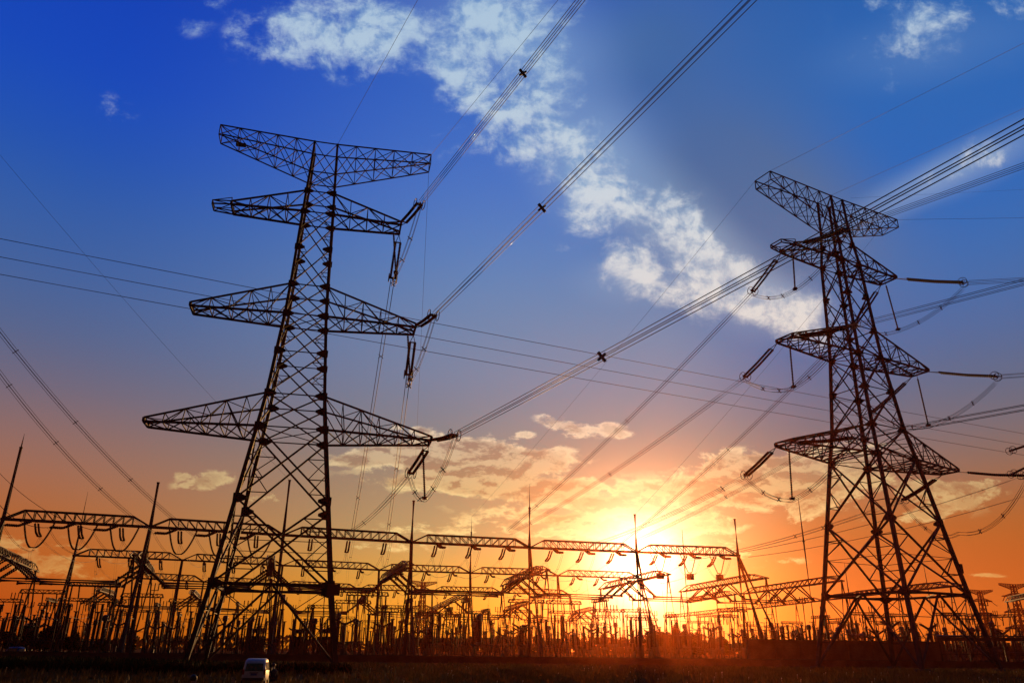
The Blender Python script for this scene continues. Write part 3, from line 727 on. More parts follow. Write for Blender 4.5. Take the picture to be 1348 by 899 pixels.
def small_string(S, E_, label, group, dbl=True, r=.23, k=14):
    S, E_ = V(S), V(E_); d = E_ - S; L = d.length; u, a, b = MB.frame(d)
    if abs(a.z) > abs(b.z): a, b = b, a
    m = MB()
    for s in ((-1, 1) if dbl else (0,)):
        o = a * (.3 * s); m.bar((0, 0, 0), d * .1 + o, .06); dip = V((0, 0, -.09 * L if abs(d.z) < .6 * L else 0)); h_ = d * .5 + o + dip; m.ribs(d * .1 + o, h_, r, k // 2, 7); m.ribs(h_, d * .92 + o, r, k // 2, 7)
    if dbl: m.bar(d * .93 - a * .42, d * .93 + a * .42, .1, .25)
    m.bar(d * .92, d, .08)
    return tag(m.build('insulator_string', PORC, at=S), label, 'insulator', group)
ends = {}
for ri, ROW in enumerate((ROW1, ROW2, ROW3)):
    rn = RN[ri]
    for i in range(6):
        A, B = ROW[i], ROW[i + 1]
        for p in range(3):
            b = A.lerp(B, TP[p]); nm = '%s phase, %s bay, %s gantry row' % (PH[p], pos_name(i), rn)
            f0 = b + GV * .7 - V((0, 0, .15)); n0 = b - GV * .7 - V((0, 0, .15))
            fe = f0 + GV * 4.6 - V((0, 0, 2.5)); 
            if ri == 0 and i < 2: ne = n0 - GU * 4.3 - GV * 3.4 - V((0, 0, 1.5))
            elif ri == 0 and i == 2: ne = n0 + GU * .8 - GV * 4.0 + V((0, 0, .6))
            else: ne = n0 + GU * .9 - GV * 4.2 - V((0, 0, 1.3))
            ends[ri, i, p] = (ne, fe, b)
            small_string(f0, fe, 'double insulator sloping away under the beam, %s' % nm, 'insulators on the %s gantry beam' % rn)
            if not (ri == 0 and i == 2): small_string(n0, ne, 'dark drooping insulator on the near side, %s' % nm, 'insulators on the %s gantry beam' % rn, ri == 0, .3)
            if ri < 2:
                bot = b - V((0, 0, 6.0 if ri == 0 else 4.6)) + GU * .3
                J = sag(ne, bot, .9, 7) + sag(bot, fe, .9, 7)[1:]
                bundle(J, 'thin slack loop joining two insulators, %s' % nm, 'slack loops under the gantries', 2, .2, .026, (.3, .7), 'jumper_loop', 'cable')
                if ri == 0 or p != 1:
                    drop = uv(0, 0); g = bot + GV * rnd.uniform(-1, 3) + GU * rnd.uniform(-1, 1); g.z = 10.0
                    bundle(sag(bot, g, 0, 2), 'pair of thin vertical drop wires, %s' % nm, 'drop wires under the gantries', 2, .22, .022, (.5,), 'drop_wire', 'cable')
            if ri == 0 and (i < 2 or i == 5):
                if i < 2:
                    bo = b - V((0, 0, 5.2)) + GU * .6; a1, a2 = b - GU * 2.0, b + GU * 3.6; sg, rr = 1.0, .23
                else:
                    bo = b - V((0, 0, 4.6)) + GU * .2; a1, a2 = b - GU * 2.3, b + GU * 2.3; sg, rr = 0.0, .15
                m = MB()
                for q, e in ((a1, bo - GU * .5), (a2, bo + GU * .5)):
                    pts = sag(q, e, sg, 8); rs = [rr] * 9; m.tube([x - b for x in pts], rr * .6, 6)
                    for x, y in zip(pts[:-1], pts[1:]): m.ribs(x - b, y - b, rr, 4, 6)
                m.bar(bo - GU * .6 - b, bo + GU * .6 - b, .14, .2)
                tag(m.build('v_string', PORC, at=b), 'V-shaped pair of hanging insulators, %s' % nm, 'insulator', 'V-shaped insulators under the front beam')
                if i == 5:
                    tr = thing('line_trap', 'dark drum-shaped line trap, %s' % nm, 'line trap', bo - V((0, 0, .1)), 0, 'line traps under the front beam')
                    m = MB(); m.lathe((0, 0, -1.55), (0, 0, -.25), [(0, .95), (1, .95)], 18); m.build('coil', TANKM, tr, False)
                    m = MB(); m.box((0, 0, -.2), (2.0, .18, .1)); m.box((0, 0, -.2), (.18, 2.0, .1)); m.bar((0, 0, -.2), (0, 0, .1), .12); m.build('spider_frame', FIT, tr)
                    m = MB(); m.box((0, 0, -1.6), (2.0, .18, .1)); m.box((0, 0, -1.6), (.18, 2.0, .1)); m.build('spider_frame', FIT, tr)
for ri in (0, 1):
    for i in range(6):
        for p in range(3):
            bundle(sag(ends[ri, i, p][1], ends[ri + 1, i, p][0], 2.2, 8), 'thin sagging conductors from %s to %s gantry row, %s phase, %s bay' % (RN[ri], RN[ri + 1], PH[p], pos_name(i)), 'conductors strung between gantry rows', 2, .2, .024, (), 'conductor_span', 'power line')
# incoming lines from the left and right, outside the frame
for k, (px0, y0, bay, p, n) in enumerate((((-15, 418), 105, 1, 1, 4), ((-15, 472), 110, 1, 0, 4), ((-15, 607), 150, 0, 2, 2), ((-15, 645), 150, 0, 1, 2))):
    bundle(sag(aty(*px0, y0), ends[0, bay, p][0], 2.0, 12), 'bundled line coming in from the upper left, %s of four at the left edge' % ('highest', 'second highest', 'third highest', 'lowest')[k], 'lines coming in from the left edge', n, .24, .03, (.1, .35, .62) if k < 2 else (.45,))
for k, (px0, y0, pe) in enumerate((((1365, 620), 150, (975, 727)), ((1365, 648), 160, (985, 733)))):
    bundle(sag(aty(*px0, y0), atz(*pe, 25.3), 1.5, 12), 'bundled line coming in from the right edge behind the right tower, %s one' % ('upper', 'lower')[k], 'lines coming in from the right edge', 2, .24, .03, (.15, .45, .8))
for k, (p0, p1) in enumerate((((1372, 578), (1328, 594)), ((1372, 603), (1330, 625)))):
    strain(aty(*p0, 128), aty(*p1, 128), 'insulator string reaching in from the right edge beside the right tower, %s one' % ('upper', 'lower')[k], GI, dbl=False)
# earth wires down to the gantry masts
def mast_top(i, px, py): p = ROW1[i]; return V((p.x, p.y, hgt(px, py, p)))
wire(sag(pk(LT, 1, -1, -1.4), mast_top(3, 545, 659), .5), 'thin earth wire dropping from the left tower peak to a gantry mast', group=GE)
wire(sag(pk(RTW, -1, -1), V((ROW2[4].x, ROW2[4].y, hgt(619.5, 680, ROW2[4]))), 1.2), 'thin earth wire falling left from the left peak of the right tower', group=GE)
wire(sag(pk(RTW, 1, -1), mast_top(5, 838, 677), 1.2), 'thin earth wire falling left from the right peak of the right tower', group=GE)
wire(sag(aty(-12, 190, 108), mast_top(2, 383.6, 632), 1.0), 'thin earth wire crossing the blue sky left of the left tower', group=GE)

# ------------------------------------------------------------------ tubular buses under lattice cross beams
def bus_beam(a, b, z, label, legs=(1.0,), group='lattice cross beams over the buses', w=1.6, n=16):
    a, b = V((a.x, a.y, z)), V((b.x, b.y, z)); base = V((a.x, a.y, 0)); root = thing('bus_beam', label, 'gantry', base, 0, group)
    m = MB(); lc = MB(); truss(m, a - base, b - base, 1.5, w, n, .2, True, lc); o = m.build('beam', STEEL2, root); lc.build('lacing', STEEL2, o)
    d = (b - a).normalized(); s = V((d.y, -d.x, 0))
    for t in legs:
        q = a.lerp(b, t) - base; g = V((q.x, q.y, 0)); mm = MB(); aframe(mm, q, (g - s * 2.1, g + s * 2.1), .27); mm.box(q, (.7, .7, .4)); mm.build('post', STEEL2, root)
    return a, b
ZB = 20.0
BUSA = []
for k in range(9):
    u = (-3, 25, 53, 84, 117, 149, 177, 200, 240)[k]; nm = ORD[k]
    v0, v1 = (2, 57) if k != 1 else (4, 60)
    a, b = uv(u, v0), uv(u + (-4 if k < 2 else 4 if k > 3 else 0), v1)
    BUSA.append(bus_beam(a, b, ZB, 'ladder-like lattice beam running back from the front gantry, %s from the left' % nm, (0.0, 1.0)))
BUSB = []
for k, (a, b, lg) in enumerate((((128, 777), (150, 784), (0.0, 1.0)), ((252, 780), (262, 790), (0.0, 1.0)), ((372, 786), (373, 795), (0.0, 1.0)), ((480, 788), (472, 796), (0.0, 1.0)), ((615, 783), (562, 807), (0.0, .35, .7, 1.0)), ((697, 794), (664, 804), (0.0, .5, 1.0)), ((782, 802), (752, 809), (0.0, 1.0)), ((967, 782), (905, 793), (0.0, 1.0)))):
    BUSB.append(bus_beam(atz(*a, ZB), atz(*b, ZB), ZB, 'distant lattice beam over the rear bus, %s from the left' % ORD[k], lg, 'lattice cross beams over the rear bus'))
far = [atz(1251, 771, ZB), atz(1084, 790, ZB), atz(992, 801, ZB), atz(880, 813, ZB)]
for k in range(3): bus_beam(far[k], far[k + 1], ZB, 'long lattice beam running back on the right side, %s section from the viewer' % ORD[k], (0.0, .35, .7), 'long lattice beam on the right', 1.5, 18)
bus_beam(atz(1372, 783, ZB), atz(1326, 792, ZB), ZB, 'lattice beam cut by the right edge of the picture', (1.0,))
def bus_strings(BL, fr, zt, nm, group, du):
    for k, (a, b) in enumerate(BL):
        for j, f in enumerate(fr):
            c = a.lerp(b, f); c.z = a.z - .1
            for s in (-1, 1):
                m = MB(); e = GU * (s * du) - V((0, 0, a.z - zt - .2))
                for q in (-1.1, 1.1): m.ribs(GV * q + GU * (s * .5), e + GV * (q * .25), .27, 12, 7)
                m.bar(e - GV * .5, e + GV * .5, .14)
                tag(m.build('bus_insulator', PORC, at=c), '%s slanted insulators on the %s %s-bus beam from the left, %s pair' % ('left-hand' if s < 0 else 'right-hand', ORD[k], nm, ('nearest', 'middle', 'farthest')[j]), 'insulator', group)
    for k in range(len(BL) - 1):
        for j, f in enumerate(fr):
            p = BL[k][0].lerp(BL[k][1], f) + GU * (du - .6); q = BL[k + 1][0].lerp(BL[k + 1][1], f) - GU * (du - .6); p.z = q.z = zt
            m = MB(); m.tube([p, q], .3, 8); m.lathe(q - GU * .3, q, [(0, .36), (1, .36)], 8); m.lathe(p, p + GU * .3, [(0, .36), (1, .36)], 8)
            tag(m.build('bus_tube', STEEL2, None, True, p), '%s bus tube between the %s and %s beams from the left, %s of three' % (nm, ORD[k], ORD[k + 1], ('nearest', 'middle', 'farthest')[j]), 'pipe', group + ' tubes')
bus_strings(BUSA[:8], (.4, .55, .7), 16.0, 'front', 'insulators of the front bus', 5.2)
bus_strings(BUSB[:7], (.25, .5, .75), 15.6, 'rear', 'insulators of the rear bus', 6)
for j, v in enumerate((24.5, 33, 41)):                # stub of the bus left of the first beam
    p, q = uv(-9 + j * 1.5, v, 16), uv(1.5, v, 16); m = MB(); m.tube([p, q], .3, 8); m.lathe(p - GU * .3, p, [(0, .42), (1, .42)], 8)
    tag(m.build('bus_tube', STEEL2, None, True, p), 'stub end of the front bus at the far left, %s of three' % ('nearest', 'middle', 'farthest')[j], 'pipe', 'insulators of the front bus tubes')
# slim lightning masts
for k, (b, t, d) in enumerate((((909, 834), (902.6, 697), 205), ((1075, 790), (1040, 655), 172), ((1128, 780), (1122, 741), 260), ((1236, 780), (1229, 740), 260))):
    p = gnd(b[0], d) if k != 1 else gnd(1076, d); z = hgt(*t, p)
    m = MB(); m.tube([(p.x, p.y, 0), (p.x, p.y, z * .72), (p.x, p.y, z)], [.24, .17, .05], 8); m.box((p.x, p.y, z * .72), (.5, .5, .12)); m.box((p.x, p.y, .2), (1, 1, .4))
    tag(m.build('lightning_mast', STEEL2, None, False, (p.x, p.y, 0)), 'slim lightning mast %s' % ('right of the sun among the line traps', 'just left of the right tower', 'behind the left legs of the right tower', 'behind the right legs of the right tower')[k], 'mast')

# ------------------------------------------------------------------ switchgear
def ped(m, h, w=.28):
    m.tube([(0, 0, 0), (0, 0, h)], w * .6, 8); m.box((0, 0, .15), (.9, .9, .3)); m.box((0, 0, h), (.8, .8, .14))
def eq_post():
    r = thing('post_insulator', 'x', 'insulator'); m = MB(); ped(m, 3.4); m.build('pedestal', CONC, r)
    m = MB(); m.ribs((0, 0, 3.45), (0, 0, 8.9), .29, 22, 8, .68); m.build('insulator', PORC, r, True); m = MB(); m.box((0, 0, 9.0), (1.0, .3, .16)); m.torus((0, 0, 8.9), (0, 0, 1), .5, .035, 12, 4); m.build('cap', FIT, r); return r
def eq_ct():
    r = thing('current_transformer', 'x', 'transformer'); m = MB(); ped(m, 3.0, .4); m.build('pedestal', CONC, r); m = MB(); m.box((0, 0, 3.35), (.9, .9, .7)); m.build('base_box', TANKM, r)
    m = MB(); m.ribs((0, 0, 3.7), (0, 0, 7.9), .42, 18, 9, .72); m.build('insulator', PORC, r, True); m = MB(); m.lathe((0, 0, 7.9), (0, 0, 9.3), [(0, .4), (.1, .62), (.8, .62), (.95, .4), (1, .1)], 12); m.bar((-.95, 0, 8.5), (.95, 0, 8.5), .14); m.build('head', TANKM, r); return r
def eq_brk():
    r = thing('circuit_breaker', 'x', 'circuit breaker'); m = MB(); ped(m, 2.6, .4); m.box((0, 0, 1.4), (.9, .7, 1.3)); m.build('pedestal', TANKM, r)
    m = MB(); m.ribs((0, 0, 2.7), (0, 0, 6.6), .3, 16, 8, .68); m.build('insulator', PORC, r, True)
    m = MB()
    for s in (-1, 1): m.ribs((0, 0, 6.75), (s * 2.0, 0, 7.75), .26, 9, 8, .7)
    m.build('interrupter', PORC, r, True); m = MB(); m.box((0, 0, 6.7), (.6, .5, .5)); m.build('hub', FIT, r)
    for s in (-1, 1):
        m = MB(); m.torus((s * 2.05, 0, 7.8), (1, 0, .4), .42, .04, 12, 4); m.bar((s * 2.05, -.42, 7.8), (s * 2.05, .42, 7.8), .08); m.build('grading_ring', FIT, r)
        m = MB(); m.box((s * 2.1, 0, 7.8), (.3, .3, .3)); m.build('terminal', FIT, r)
    return r
def eq_dis():
    r = thing('disconnector', 'x', 'switch'); m = MB()
    for s in (-1, 1): m.tube([(s * 1.8, 0, 0), (s * 1.8, 0, 3.1)], .17, 8); m.box((s * 1.8, 0, .15), (.8, .8, .3))
    m.box((0, 0, 3.15), (4.6, .34, .26)); m.build('support_frame', CONC, r)
    for x in (-1.8, 1.8):
        m = MB(); m.ribs((x, 0, 3.3), (x, 0, 7.0), .22, 16, 8, .66); m.build('insulator', PORC, r, True)
    m = MB(); m.bar((-1.9, 0, 7.15), (.5, 0, 7.2), .13); m.bar((1.9, 0, 7.15), (-.1, 0, 7.9), .13)
    for x in (-1.8, 1.8): m.torus((x, 0, 7.2), (0, 1, 0), .42, .035, 12, 4); m.box((x, 0, 7.1), (.4, .3, .2)); m.bar((x, 0, 7.1), (x, 0, 7.9), .06)
    m.build('blade', FIT, r); return r
def eq_arr():
    r = thing('surge_arrester', 'x', 'insulator'); m = MB(); ped(m, 2.4, .3); m.build('pedestal', CONC, r)
    for k in range(3):
        m = MB(); z0 = 2.5 + 1.75 * k; m.ribs((0, 0, z0), (0, 0, z0 + 1.55), .25, 8, 8, .7); m.lathe((0, 0, z0 + 1.55), (0, 0, z0 + 1.75), [(0, .3), (1, .3)], 8); m.build('insulator', PORC, r, True)
    m = MB(); m.torus((0, 0, 7.2), (0, 0, 1), .85, .05, 14, 5)
    for a in range(3): m.bar((0, 0, 7.7), (.85 * math.cos(a * 2.1), .85 * math.sin(a * 2.1), 7.2), .05)
    m.build('grading_ring', FIT, r); m = MB(); m.bar((0, 0, 7.6), (0, 0, 8.5), .1); m.build('terminal', FIT, r); return r
def eq_pole():
    r = thing('lamp_post', 'x', 'lamp post'); m = MB(); m.tube([(0, 0, 0), (0, 0, 9.5)], [.14, .08], 8); m.box((0, 0, .15), (.6, .6, .3)); m.build('pole', STEEL2, r)
    m = MB(); m.bar((-.8, 0, 9.4), (.8, 0, 9.4), .08); m.box((-.8, 0, 9.45), (.5, .3, .18)); m.box((.8, 0, 9.45), (.5, .3, .18)); m.build('lamp_head', FIT, r); return r
KIND = [('flat-capped post insulator', eq_post), ('fat-headed current transformer', eq_ct), ('V-armed circuit breaker', eq_brk), ('two-column disconnector', eq_dis), ('ringed surge arrester', eq_arr), ('thin lamp post', eq_pole)]
PROTO = [None] * 6
BANDS = [(-16, -12, 205, 9.5, (3, 1, 2, 0), 'in front of the front gantry', .85), (12, -16, 215, 5.2, (0, 0, 4, 3, 0), 'just behind the front gantry', 1.0), (20, 0, 330, 8.3, (3, 2, 0, 1), 'under the front bus', .95), (47, -22, 330, 5.4, (0, 1, 0, 4, 2), 'behind the front bus', 1.05), (62, -30, 330, 8.0, (2, 3, 5, 0), 'before the second gantry', 1.0),
         (88, -35, 340, 5.8, (0, 4, 1, 0, 3), 'behind the second gantry', 1.1), (112, -30, 330, 8.5, (3, 0, 2, 5), 'before the third gantry', 1.1), (150, -40, 330, 7.5, (0, 1, 4, 2), 'behind the third gantry', 1.15), (30, -16, 215, 3.6, (0,), 'in the slim row under the front bus', .82)]
for v0, u0, u1, st, kinds, where, sc_ in BANDS:
    u = u0; n = 0; cnt = {}
    while u < u1:
        kd = kinds[n % len(kinds)]; n += 1
        p = uv(u + rnd.uniform(-1, 1), v0 + rnd.uniform(-2.5, 2.5)); u += st * .8 * rnd.uniform(.7, 1.35)
        q = p - CAMP; px = 674 + F_PX * q.dot(RT) / q.dot(FW)
        if px < -30 or px > 1380: continue
        if 340 < px < 386 and v0 > 40: continue
        if (p.x, p.y) == (0, 0): continue
        if PROTO[kd] is None: PROTO[kd] = KIND[kd][1]()
        c = cnt.get(kd, 0); cnt[kd] = c + 1
        if n > 1 and rnd.random() < .1: continue
        s = sc_ * rnd.uniform(.82, 1.12)
        lab = '%s, %s from the left, %s' % (KIND[kd][0], ORD[min(c, len(ORD) - 1)], where)
        if 'used' not in PROTO[kd]: o = PROTO[kd]; o['used'] = 1; o.location = p; o.rotation_euler.z = GY; o.scale = (s, s, s); o['label'] = lab
        else: o = dup(PROTO[kd], p, GY + rnd.choice((0, 0, .04, -.05)), lab, s)
        o['group'] = '%ss' % KIND[kd][0]
for k in range(70):
    px = 985 + k * 5.3 + rnd.uniform(-2, 2); d = rnd.uniform(185, 300); kd = rnd.choice((0, 0, 1, 2, 3, 3, 4, 5))
    o = dup(PROTO[kd], gnd(px, d), GY + rnd.choice((0, 1.57)), '%s, %s from the left behind the right tower' % (KIND[kd][0], ORD[k]), rnd.uniform(.8, 1.15))
    o['group'] = '%ss behind the right tower' % KIND[kd][0]
for p in PROTO:
    if p is not None: del p['used']
# slack connections between the switchgear
for k in range(64):
    u = -18 + k * 5.2 + rnd.uniform(-2, 2); v = rnd.choice((14, 22, 49, 64, 90)); a = uv(u, v, rnd.uniform(7.2, 8.8)); b = uv(u + rnd.uniform(-1.5, 1.5), v + rnd.uniform(9, 19), rnd.uniform(7.2, 9.2))
    wire(sag(a, b, rnd.uniform(.5, 1.3), 8), 'slack wire looping between switchgear tops, %s from the left' % ORD[k], 'connection_wire', .045, 'slack wires between the switchgear')
# low portal frames and slim columns
def portal():
    r = thing('portal_gantry', 'x', 'gantry'); 
    for s in (-1, 1):
        m = MB(); m.tube([(s * 4.6, -1.6, 0), (s * 4.4, 0, 13.5)], [.2, .16], 8); m.tube([(s * 4.6, 1.6, 0), (s * 4.4, 0, 13.5)], [.2, .16], 8); m.bar((s * 4.55, -.95, 5.5), (s * 4.55, .95, 5.5), .14); m.build('post', STEEL2, r)
    m = MB(); lc = MB(); truss(m, (-5, 0, 13.5), (5, 0, 13.5), .8, .7, 8, .14, False, lc); o = m.build('beam', STEEL2, r); lc.build('lacing', STEEL2, o)
    for x in (-3, 0, 3):
        m = MB(); m.ribs((x, 0, 13.4), (x + .2, 0, 11.2), .2, 8, 7); m.bar((x + .2, 0, 11.2), (x + .25, 0, 10.9), .2); m.build('hanging_insulator', PORC, r)
    return r
PF = portal(); k = 0
for v in (36, 54, 78, 104, 136, 165):
    u = -24 + rnd.uniform(0, 8)
    while u < 300:
        p = uv(u, v); q = p - CAMP; px = 674 + F_PX * q.dot(RT) / q.dot(FW)
        if -20 < px < 1365 and not (345 < px < 384) and rnd.random() < .62 and k < 78:
            lab = 'low portal gantry, %s from the left in its row, %s' % (ORD[int((u + 30) // 11)], {36: 'under the front bus', 54: 'behind the front bus', 78: 'behind the second gantry', 104: 'before the third gantry', 136: 'behind the third gantry', 165: 'at the far edge'}[v])
            sc1 = rnd.uniform(.8, 1.15)
            if k == 0: PF.location = p; PF.rotation_euler.z = GY; PF['label'] = lab; PF['group'] = 'low portal gantries'
            else: dup(PF, p, GY + (1.5708 if rnd.random() < .3 else 0), lab, sc1)
            k += 1
        u += 11
SC = thing('steel_column', 'x', 'post'); m = MB(); m.tube([(0, 0, 0), (0, 0, 13)], [.17, .12], 8); m.box((0, 0, .15), (.8, .8, .3)); m.build('shaft', STEEL2, SC)
m = MB(); m.bar((-.9, 0, 13), (.9, 0, 13), .14); m.build('cross_bar', STEEL2, SC)
for s_ in (-.8, 0, .8):
    m = MB(); m.ribs((s_, 0, 13.05), (s_, 0, 14.5), .15, 6, 7); m.build('insulator', PORC, SC)
for k in range(75):
    px = 6 + k * 18 + rnd.uniform(-7, 7); p = gnd(px, rnd.uniform(195, 330)); lab = 'slim steel column with a short cross bar, %s from the left' % ORD[k]; sc1 = rnd.uniform(.7, 1.25)
    if k == 0: SC.location = p; SC.rotation_euler.z = GY; SC['label'] = lab; SC['group'] = 'slim steel columns'
    else: dup(SC, p, GY + rnd.uniform(-.1, .1), lab, (1.1, 1.1, sc1))
# tall twin columns
TW = thing('twin_insulator', 'x', 'insulator'); m = MB()
for s in (-1, 1): m.tube([(s * .9, 0, 0), (s * .9, 0, 3.2)], .2, 8)
m.box((0, 0, 3.2), (2.4, .5, .2)); m.build('pedestal', CONC, TW)
for s in (-1, 1):
    m = MB(); m.ribs((s * .9, 0, 3.3), (s * .9, 0, 10.4), .34, 28, 8, .72); m.build('insulator', PORC, TW, True)
m = MB(); m.bar((-1.3, 0, 10.5), (1.3, 0, 10.5), .16); m.bar((-1.0, 0, 8.9), (1.0, 0, 8.9), .1); m.build('top_bar', FIT, TW)
for k, (px, d, s) in enumerate(((14, 175, .95), (74, 176, .97), (118, 180, 1.0), (262, 190, 1.0), (505, 215, 1.05), (572, 215, 1.02), (628, 235, 1.1), (735, 240, 1.1), (835, 225, .95), (890, 225, .95), (938, 230, .9))):
    p = gnd(px, d); lab = 'tall twin insulator columns joined by a bar, %s pair from the left' % ORD[k]
    if k == 0: TW.location = p; TW.rotation_euler.z = GY; TW.scale = (s,) * 3; TW['label'] = lab; TW['group'] = 'tall twin insulator columns'
    else: dup(TW, p, GY, lab, s)
# transformers with fire walls
def transformer():
    r = thing('power_transformer', 'x', 'transformer'); m = MB(); m.box((0, 0, .4), (6.4, 5, .8)); m.build('plinth', CONC, r); m = MB(); m.box((0, 0, 2.9), (5.2, 3.4, 4.2)); m.box((0, 0, 5.05), (5.5, 3.7, .14)); m.build('tank', TANKM, r)
    
    for s in (-1, 1):
        m = MB()
        for k in range(9): m.box((-2.1 + k * .52, s * 2.35, 3.0), (.12, 1.1, 3.4))
        m.box((0, s * 2.2, 4.5), (4.5, .2, .2)); m.box((0, s * 2.2, 1.5), (4.5, .2, .2)); m.build('radiator', TANKM, r)
    m = MB(); m.lathe((-2.3, -1.1, 6.6), (2.3, -1.1, 6.6), [(0, .3), (.04, .62), (.96, .62), (1, .3)], 14); m.box((-1.5, -1.1, 5.6), (.2, .5, 1.1)); m.box((1.5, -1.1, 5.6), (.2, .5, 1.1)); m.build('conservator', TANKM, r)
    for x in (-1.7, 0, 1.7):
        m = MB(); m.ribs((x, .6, 5.1), (x * 1.25, 1.0, 10.2), .34, 20, 8, .6); m.bar((x * 1.25, 1.0, 10.2), (x * 1.27, 1.02, 10.9), .1); m.build('bushing', PORC, r, True)
    return r
TR = transformer()
for k, (px, d, w) in enumerate(((336, 248, 'left of the gap inside the left tower'), (392, 252, 'right of the gap inside the left tower'), (428, 244, 'beside the right leg of the left tower'), (1128, 236, 'behind the left legs of the right tower'))):
    p = gnd(px, d); lab = 'bulky dark power transformer with radiators and bushings %s' % w
    if k == 0: TR.location = p; TR.rotation_euler.z = GY; TR['label'] = lab; TR['group'] = 'power transformers'
    else: dup(TR, p, GY, lab)
    if k < 3:
        f = gnd(px + (-11, -9, 12)[k], d - 3); m = MB(); m.box((0, 0, 4.9), (.6, 8.5, 9.8 - k * .9), GY); m.box((0, 0, 9.9 - k * .45), (.8, 8.7, .16), GY)
        o = m.build('fire_wall', CONC); o.location = f; tag(o, 'tall narrow concrete fire wall beside the transformer %s' % w, 'wall', 'fire walls')
# long shed and pipe bridge on the right
p = uv(0, 0); A_, B_ = gnd(985, 150), gnd(1243, 158); dd = B_ - A_; L_ = dd.length; az_ = math.atan2(dd.y, dd.x); c_ = (A_ + B_) / 2
sh = thing('compound_wall', 'tall plain masonry wall behind the legs of the right tower', 'wall', c_, az_)
m = MB(); m.box((0, 0, 2.05), (L_, .5, 4.1)); m.build('wall', BRICK, sh); m = MB(); m.box((0, 0, 4.16), (L_ + .3, .75, .12)); m.build('coping', CONC, sh)
for k in range(9):
    m = MB(); m.box((-L_ / 2 + .4 + k * (L_ - .8) / 8, -.33, 2.04), (.55, .2, 4.08)); m.build('pier', BRICK, sh)
A_, B_ = gnd(1236, 150), gnd(1420, 140); dd = B_ - A_; L_ = dd.length; az_ = math.atan2(dd.y, dd.x)
pb = thing('pipe_bridge', 'dark horizontal pipe bridge on short posts at the right edge', 'pipe bridge', A_, az_)
m = MB(); m.box((L_ / 2, 0, 4.5), (L_, 1.2, .55)); m.build('deck', STEEL2, pb); m = MB(); m.tube([(0, -.3, 4.95), (L_, -.3, 4.95)], .2, 8); m.tube([(0, .3, 5.0), (L_, .3, 5.0)], .25, 8); m.build('pipe', FIT, pb)
for k in range(int(L_ / 5) + 1):
    m = MB(); m.box((.3 + k * 5, 0, 2.1), (.28, .5, 4.2)); m.build('post', STEEL2, pb)
m = MB(); m.box((L_ / 2, -.2, 2.0), (L_, .14, .14)); m.build('rail', STEEL2, pb)
# far towers
def far_tower(px, d, H, yaw, label):
    k = H / LT['z'][9]; p = gnd(px, d); t = dict(LT); r = thing('distant_pylon', label, 'pylon', p, yaw, 'distant pylons'); build_tower(t, r, 2.6, True); r.scale = (k, k, k)
    for sgn in (-1, 1):
        for j in range(3):
            m = MB(); L = LT['tip'][j][1]; m.bar((sgn * L, 0, LT['tz'][j]), (sgn * (L + 4.5), -2, LT['tz'][j] - 4.5), .5); m.build('insulator', PORC, r)
    return r
far_tower(1305, 720, 55, .1, 'distant pylon silhouetted right of the right tower'); far_tower(1352, 690, 58, .1, 'distant pylon cut by the right edge of the picture'); far_tower(553, 520, 42, .5, 'distant lattice pylon showing between the gantry posts left of centre')

# ------------------------------------------------------------------ trees and bushes
def crown_mesh(m, c, rx, rz, n, leaf, lumps):
    for _ in range(n):
        L = rnd.choice(lumps); a, b_ = rnd.random() * 6.283, math.acos(rnd.uniform(-1, 1)); rr = rnd.random() ** .4
        p = V(c) + V((L[0] * rx, L[1] * rx, L[2] * rz)) + V((math.cos(a) * math.sin(b_) * rx, math.sin(a) * math.sin(b_) * rx, math.cos(b_) * rz)) * (L[3] * rr)
        q = V((rnd.gauss(0, 1), rnd.gauss(0, 1), rnd.gauss(0, 1))).normalized(); _, e, f = MB.frame(q); s = leaf * rnd.uniform(.6, 1.4); i = len(m.v)
        m.v += [p - e * s, p + f * s * .55, p + e * s, p - f * s * .55]; m.f.append((i, i + 1, i + 2, i + 3))
def tree_proto(name, H, rx, tall, n, leaf, mt):
    r = thing(name, 'x', 'tree'); m = MB(); m.tube([(0, 0, 0), (.1, 0, H * .4), (0, .1, H * .8)], [.2, .14, .04], 7)
    for k in range(5): a = k * 1.3; m.tube([(0, 0, H * (.3 + .08 * k)), (math.cos(a) * rx * .6, math.sin(a) * rx * .6, H * (.5 + .09 * k))], [.08, .02], 5)
    m.build('trunk', BARK, r); m = MB(); lumps = [(rnd.uniform(-.6, .6), rnd.uniform(-.6, .6), rnd.uniform(-.7, .75), rnd.uniform(.35, .6)) for _ in range(9)]
    crown_mesh(m, (0, 0, H * .58), rx, H * tall, n, leaf, lumps); m.build('crown', mt, r); return r
TP1, TP2, TP3 = tree_proto('poplar_tree', 7.2, 1.6, .4, 1500, .26, LEAF), tree_proto('broadleaf_tree', 6, 2.6, .4, 1900, .28, LEAF), tree_proto('shrub', 4.6, 3.0, .42, 1700, .3, LEAF2)
used = set()
def plant(pr, px, d, s, label, group):
    p = gnd(px, d); sc3 = (s * rnd.uniform(.9, 1.2), s * rnd.uniform(.9, 1.2), s)
    if pr.name not in used: used.add(pr.name); pr.location = p; pr.scale = sc3; pr['label'] = label; o = pr
    else: o = dup(pr, p, rnd.random() * 6.3, label, sc3)
    o['group'] = group
for k, px in enumerate((-8, 2, 11, 20, 29, 38, 45, 52, 60, 68, 76, 84, 92, 101, 110, 122, 136, 150, 172)):
    plant((TP1, TP2)[k % 2], px, 205 + rnd.uniform(-9, 9), (.85, 1.0, .85)[k % 3] * rnd.uniform(.85, 1.1) * (1 if k < 13 else .68), 'dark tree behind the wall at the far left, %s from the left edge' % ORD[k], 'trees at the left behind the wall')
